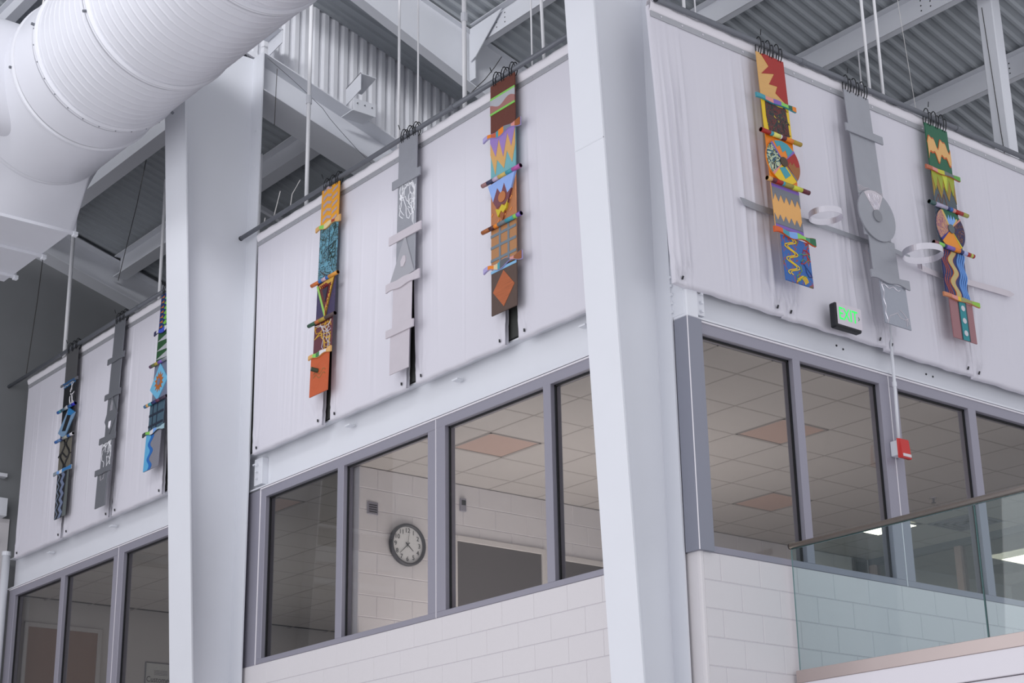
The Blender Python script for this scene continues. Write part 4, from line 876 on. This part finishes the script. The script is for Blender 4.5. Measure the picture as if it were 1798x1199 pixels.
b.board(2.835, [(.15, (60, 66, 70)), (.2, LIME), (.15, WHT), (.15, LBL), (.35, (160, 190, 200))], .26, .045, -.06, .014)
b.panel(2.83, 2.4, (130, 130, 140), -.08); b.shape([(-1, 0), (-.9, 1), (-.3, 1)] + [(x, z) for x, z in vwave(-.1, .22, 2.5, 0, 1, 0)] , (36, 104, 180)); b.shape([(-1, 0), (-.95, 1), (-.6, 1)] + vwave(-.45, .18, 2.5, 0, 1, 0), (92, 170, 214), lift=.005)
b.ties()

# ------------------------------------------------------------------ silver ribbon on the right wall
t = thing('metal_ribbon', 'long silver metal ribbon with two loops running behind the right banners', 'sculpture', (2.3, -.12, 2.85))
def ribbon(nm, P, h, mt=CHROME, th=.002):
    m = MB(); vs = []
    for i, p in enumerate(P):
        a = Vector(P[max(i-1, 0)]); c = Vector(P[min(i+1, len(P)-1)]); d = (c-a); n_ = Vector((-d.y, d.x, 0)).normalized()*th
        hh = h[i] if isinstance(h, list) else h
        for s_ in (-1, 1):
            for z_ in (-hh/2, hh/2): vs.append((p[0]+n_.x*s_, p[1]+n_.y*s_, p[2]+z_))
    n = len(P); F = []
    for i in range(n-1):
        q = i*4; r_ = q+4; F += [(q, r_, r_+1, q+1), (q+2, q+3, r_+3, r_+2), (q, q+2, r_+2, r_), (q+1, r_+1, r_+3, q+3)]
    return m.add(vs, F).build(nm, mt, t, smooth=False)
ribbon('strip', [(.56, -.1, 2.87), (.60, -.1, 2.845), (.75, -.1, 2.835), (1.0, -.12, 2.83), (1.45, -.12, 2.86)], [.004, .06, .058, .055, .05], SILVER)
ribbon('strip', [(1.45, -.12, 2.86), (1.7, -.11, 2.87), (2.0, -.1, 2.875), (2.4, -.1, 2.885), (2.64, -.1, 2.87)], .042, SILVER)
ribbon('strip', [(2.52, -.30, 2.69), (2.6, -.2, 2.76), (2.75, -.13, 2.79), (3.0, -.1, 2.80), (3.4, -.1, 2.83), (3.8, -.1, 2.85), (4.05, -.1, 2.86), (4.12, -.1, 2.87)], [.05, .055, .055, .05, .055, .06, .06, .006], SILVERL)
def loop(cx, cy, cz, r, h, a0=0, tiltx=0):
    P = [(cx+r*cos(rad(a0)+2*pi*k/48), cy+r*sin(rad(a0)+2*pi*k/48), cz+tiltx*cos(rad(a0)+2*pi*k/48)) for k in range(49)]; ribbon('loop', P, h, CHROME)
loop(1.37, -.27, 2.87, .135, .052, 40); loop(2.39, -.42, 2.74, .165, .056, 200)

# ------------------------------------------------------------------ exit sign
EXG = mat('exit_green', (30, 215, 80), .5, emit=(40, 240, 95), estr=.75); SGN = mat('sign_face', (206, 200, 208), .5)
ex = thing('exit_sign', 'black and white exit sign with green letters under the right fabric', 'sign', (1.625, -.17, 1.965))
MB().bbox(1.468, 1.782, -.205, -.135, 1.962, 2.172, .012).build('housing', BLACK, ex); MB().bbox(1.484, 1.780, -.2095, -.204, 1.985, 2.168, .002).build('face', SGN, ex)
text_mesh('lettering', 'EXIT', .150, EXG, ex, (-.012, -.041, .110), (pi/2, 0, 0), .001, .74)
MB().prism([(1.738, 2.092), (1.752, 2.075), (1.738, 2.058), (1.734, 2.062), (1.745, 2.075), (1.734, 2.088)], 1, -.212, -.2085).build('arrow', mat('dull_green', (60, 140, 90), .5), ex)
MB().box(1.58, 1.66, -.136, -.08, 2.05, 2.12).build('mount', BLACK, ex)

# ------------------------------------------------------------------ conduit and red fire alarm
t = thing('conduit', 'white conduit dropping from the right fabric to the red alarm', 'conduit', (2.33, -.03, 1.2))
MB().tube([(2.325, -.055, 2.2), (2.325, -.05, 1.62), (2.322, -.04, 1.19)], .014, 10).build('pipe', STEEL, t, smooth=True); MB().tube([(2.325, -.05, 1.66), (2.325, -.05, 1.7)], .019, 10).build('coupling', STEEL, t); MB().tube([(2.322, -.042, 1.17), (2.322, -.042, 1.21)], .021, 10).build('connector', STEEL, t)
AR = mat('alarm_red', (196, 36, 30), .4); t = thing('fire_alarm', 'red fire alarm strobe on a white box beside the middle right window', 'fire alarm', (2.31, -.05, 1.03))
MB().bbox(2.255, 2.365, -.075, -.001, 1.06, 1.185, .004).build('back_box', STEEL, t)
MB().add([(2.25, -.075, 1.035), (2.385, -.075, 1.035), (2.385, -.075, 1.20), (2.25, -.075, 1.20), (2.262, -.115, 1.03), (2.373, -.115, 1.03), (2.373, -.098, 1.195), (2.262, -.098, 1.195)], [(0, 1, 2, 3), (4, 7, 6, 5), (0, 4, 5, 1), (3, 2, 6, 7), (0, 3, 7, 4), (1, 5, 6, 2)]).build('cover', AR, t)
MB().bbox(2.268, 2.366, -.122, -.108, 1.042, 1.068, .003).build('strobe_lens', mat('strobe_lens', (216, 206, 210), .25), t)

# ------------------------------------------------------------------ landing with glass guard
XG = .9
t = thing('landing', 'white landing edge below the glass guard at the lower right', 'landing', (2.9, -2.4, -1.3))
MB().bbox(XG-.005, 4.9, -6, -.01, -1.045, -.875, .003).build('fascia', mat('white_drywall', (226, 222, 228), .7), t)
MB().bbox(XG+.02, 4.9, -6, -.01, -1.9, -1.05, .003).build('soffit_face', MATS['white_drywall'], t)
t = thing('guard_rail', 'glass guard rail with steel handrail at the lower right', 'railing', (XG, -2.5, -.87))
MB().bbox(XG-.012, XG+.05, -6, -.03, -.875, -.785, .002).build('base_cladding', ST_STEEL, t)
for (a, b_) in ((-1.70, -.055), (-3.36, -1.712), (-5.0, -3.372)): MB().bbox(XG+.002, XG+.014, a, b_, -.80, .112, .001).build('glass_pane', GLASSG, t)
EDGE = mat('green_glass_edge', (44, 84, 84), .2)
for a in (-1.706, -3.366): MB().box(XG+.003, XG+.013, a-.005, a+.005, -.785, .108).build('pane_joint', EDGE, t)
MB().box(XG+.003, XG+.013, -.0555, -.053, -.785, .108).build('pane_edge', mat('pane_edge', (120, 150, 150), .2), t); MB().box(XG+.002, XG+.014, -5, -.055, .112, .115).build('glass_top_edge', EDGE, t)
MB().tube([(XG+.008, -.045, .135), (XG+.008, -6, .15)], .0215, 16).build('handrail', RAILM, t, smooth=True); MB().tube([(XG+.008, -.040, .135), (XG+.008, -.046, .135)], .022, 16).build('end_cap', BLACK, t)
# small fittings at the bottom by the corner
t = thing('wall_grille', 'small grey louvred grille low on the block wall at the bottom edge', 'vent', (.55, -.01, -1.15)); MB().bbox(.35, .78, -.02, -.002, -1.25, -1.02, .003).build('frame', ALU, t)
for q in range(5): MB().box(.38+.08*q, .43+.08*q, -.024, -.02, -1.23, -1.05).build('louvre', DARKRIM, t)
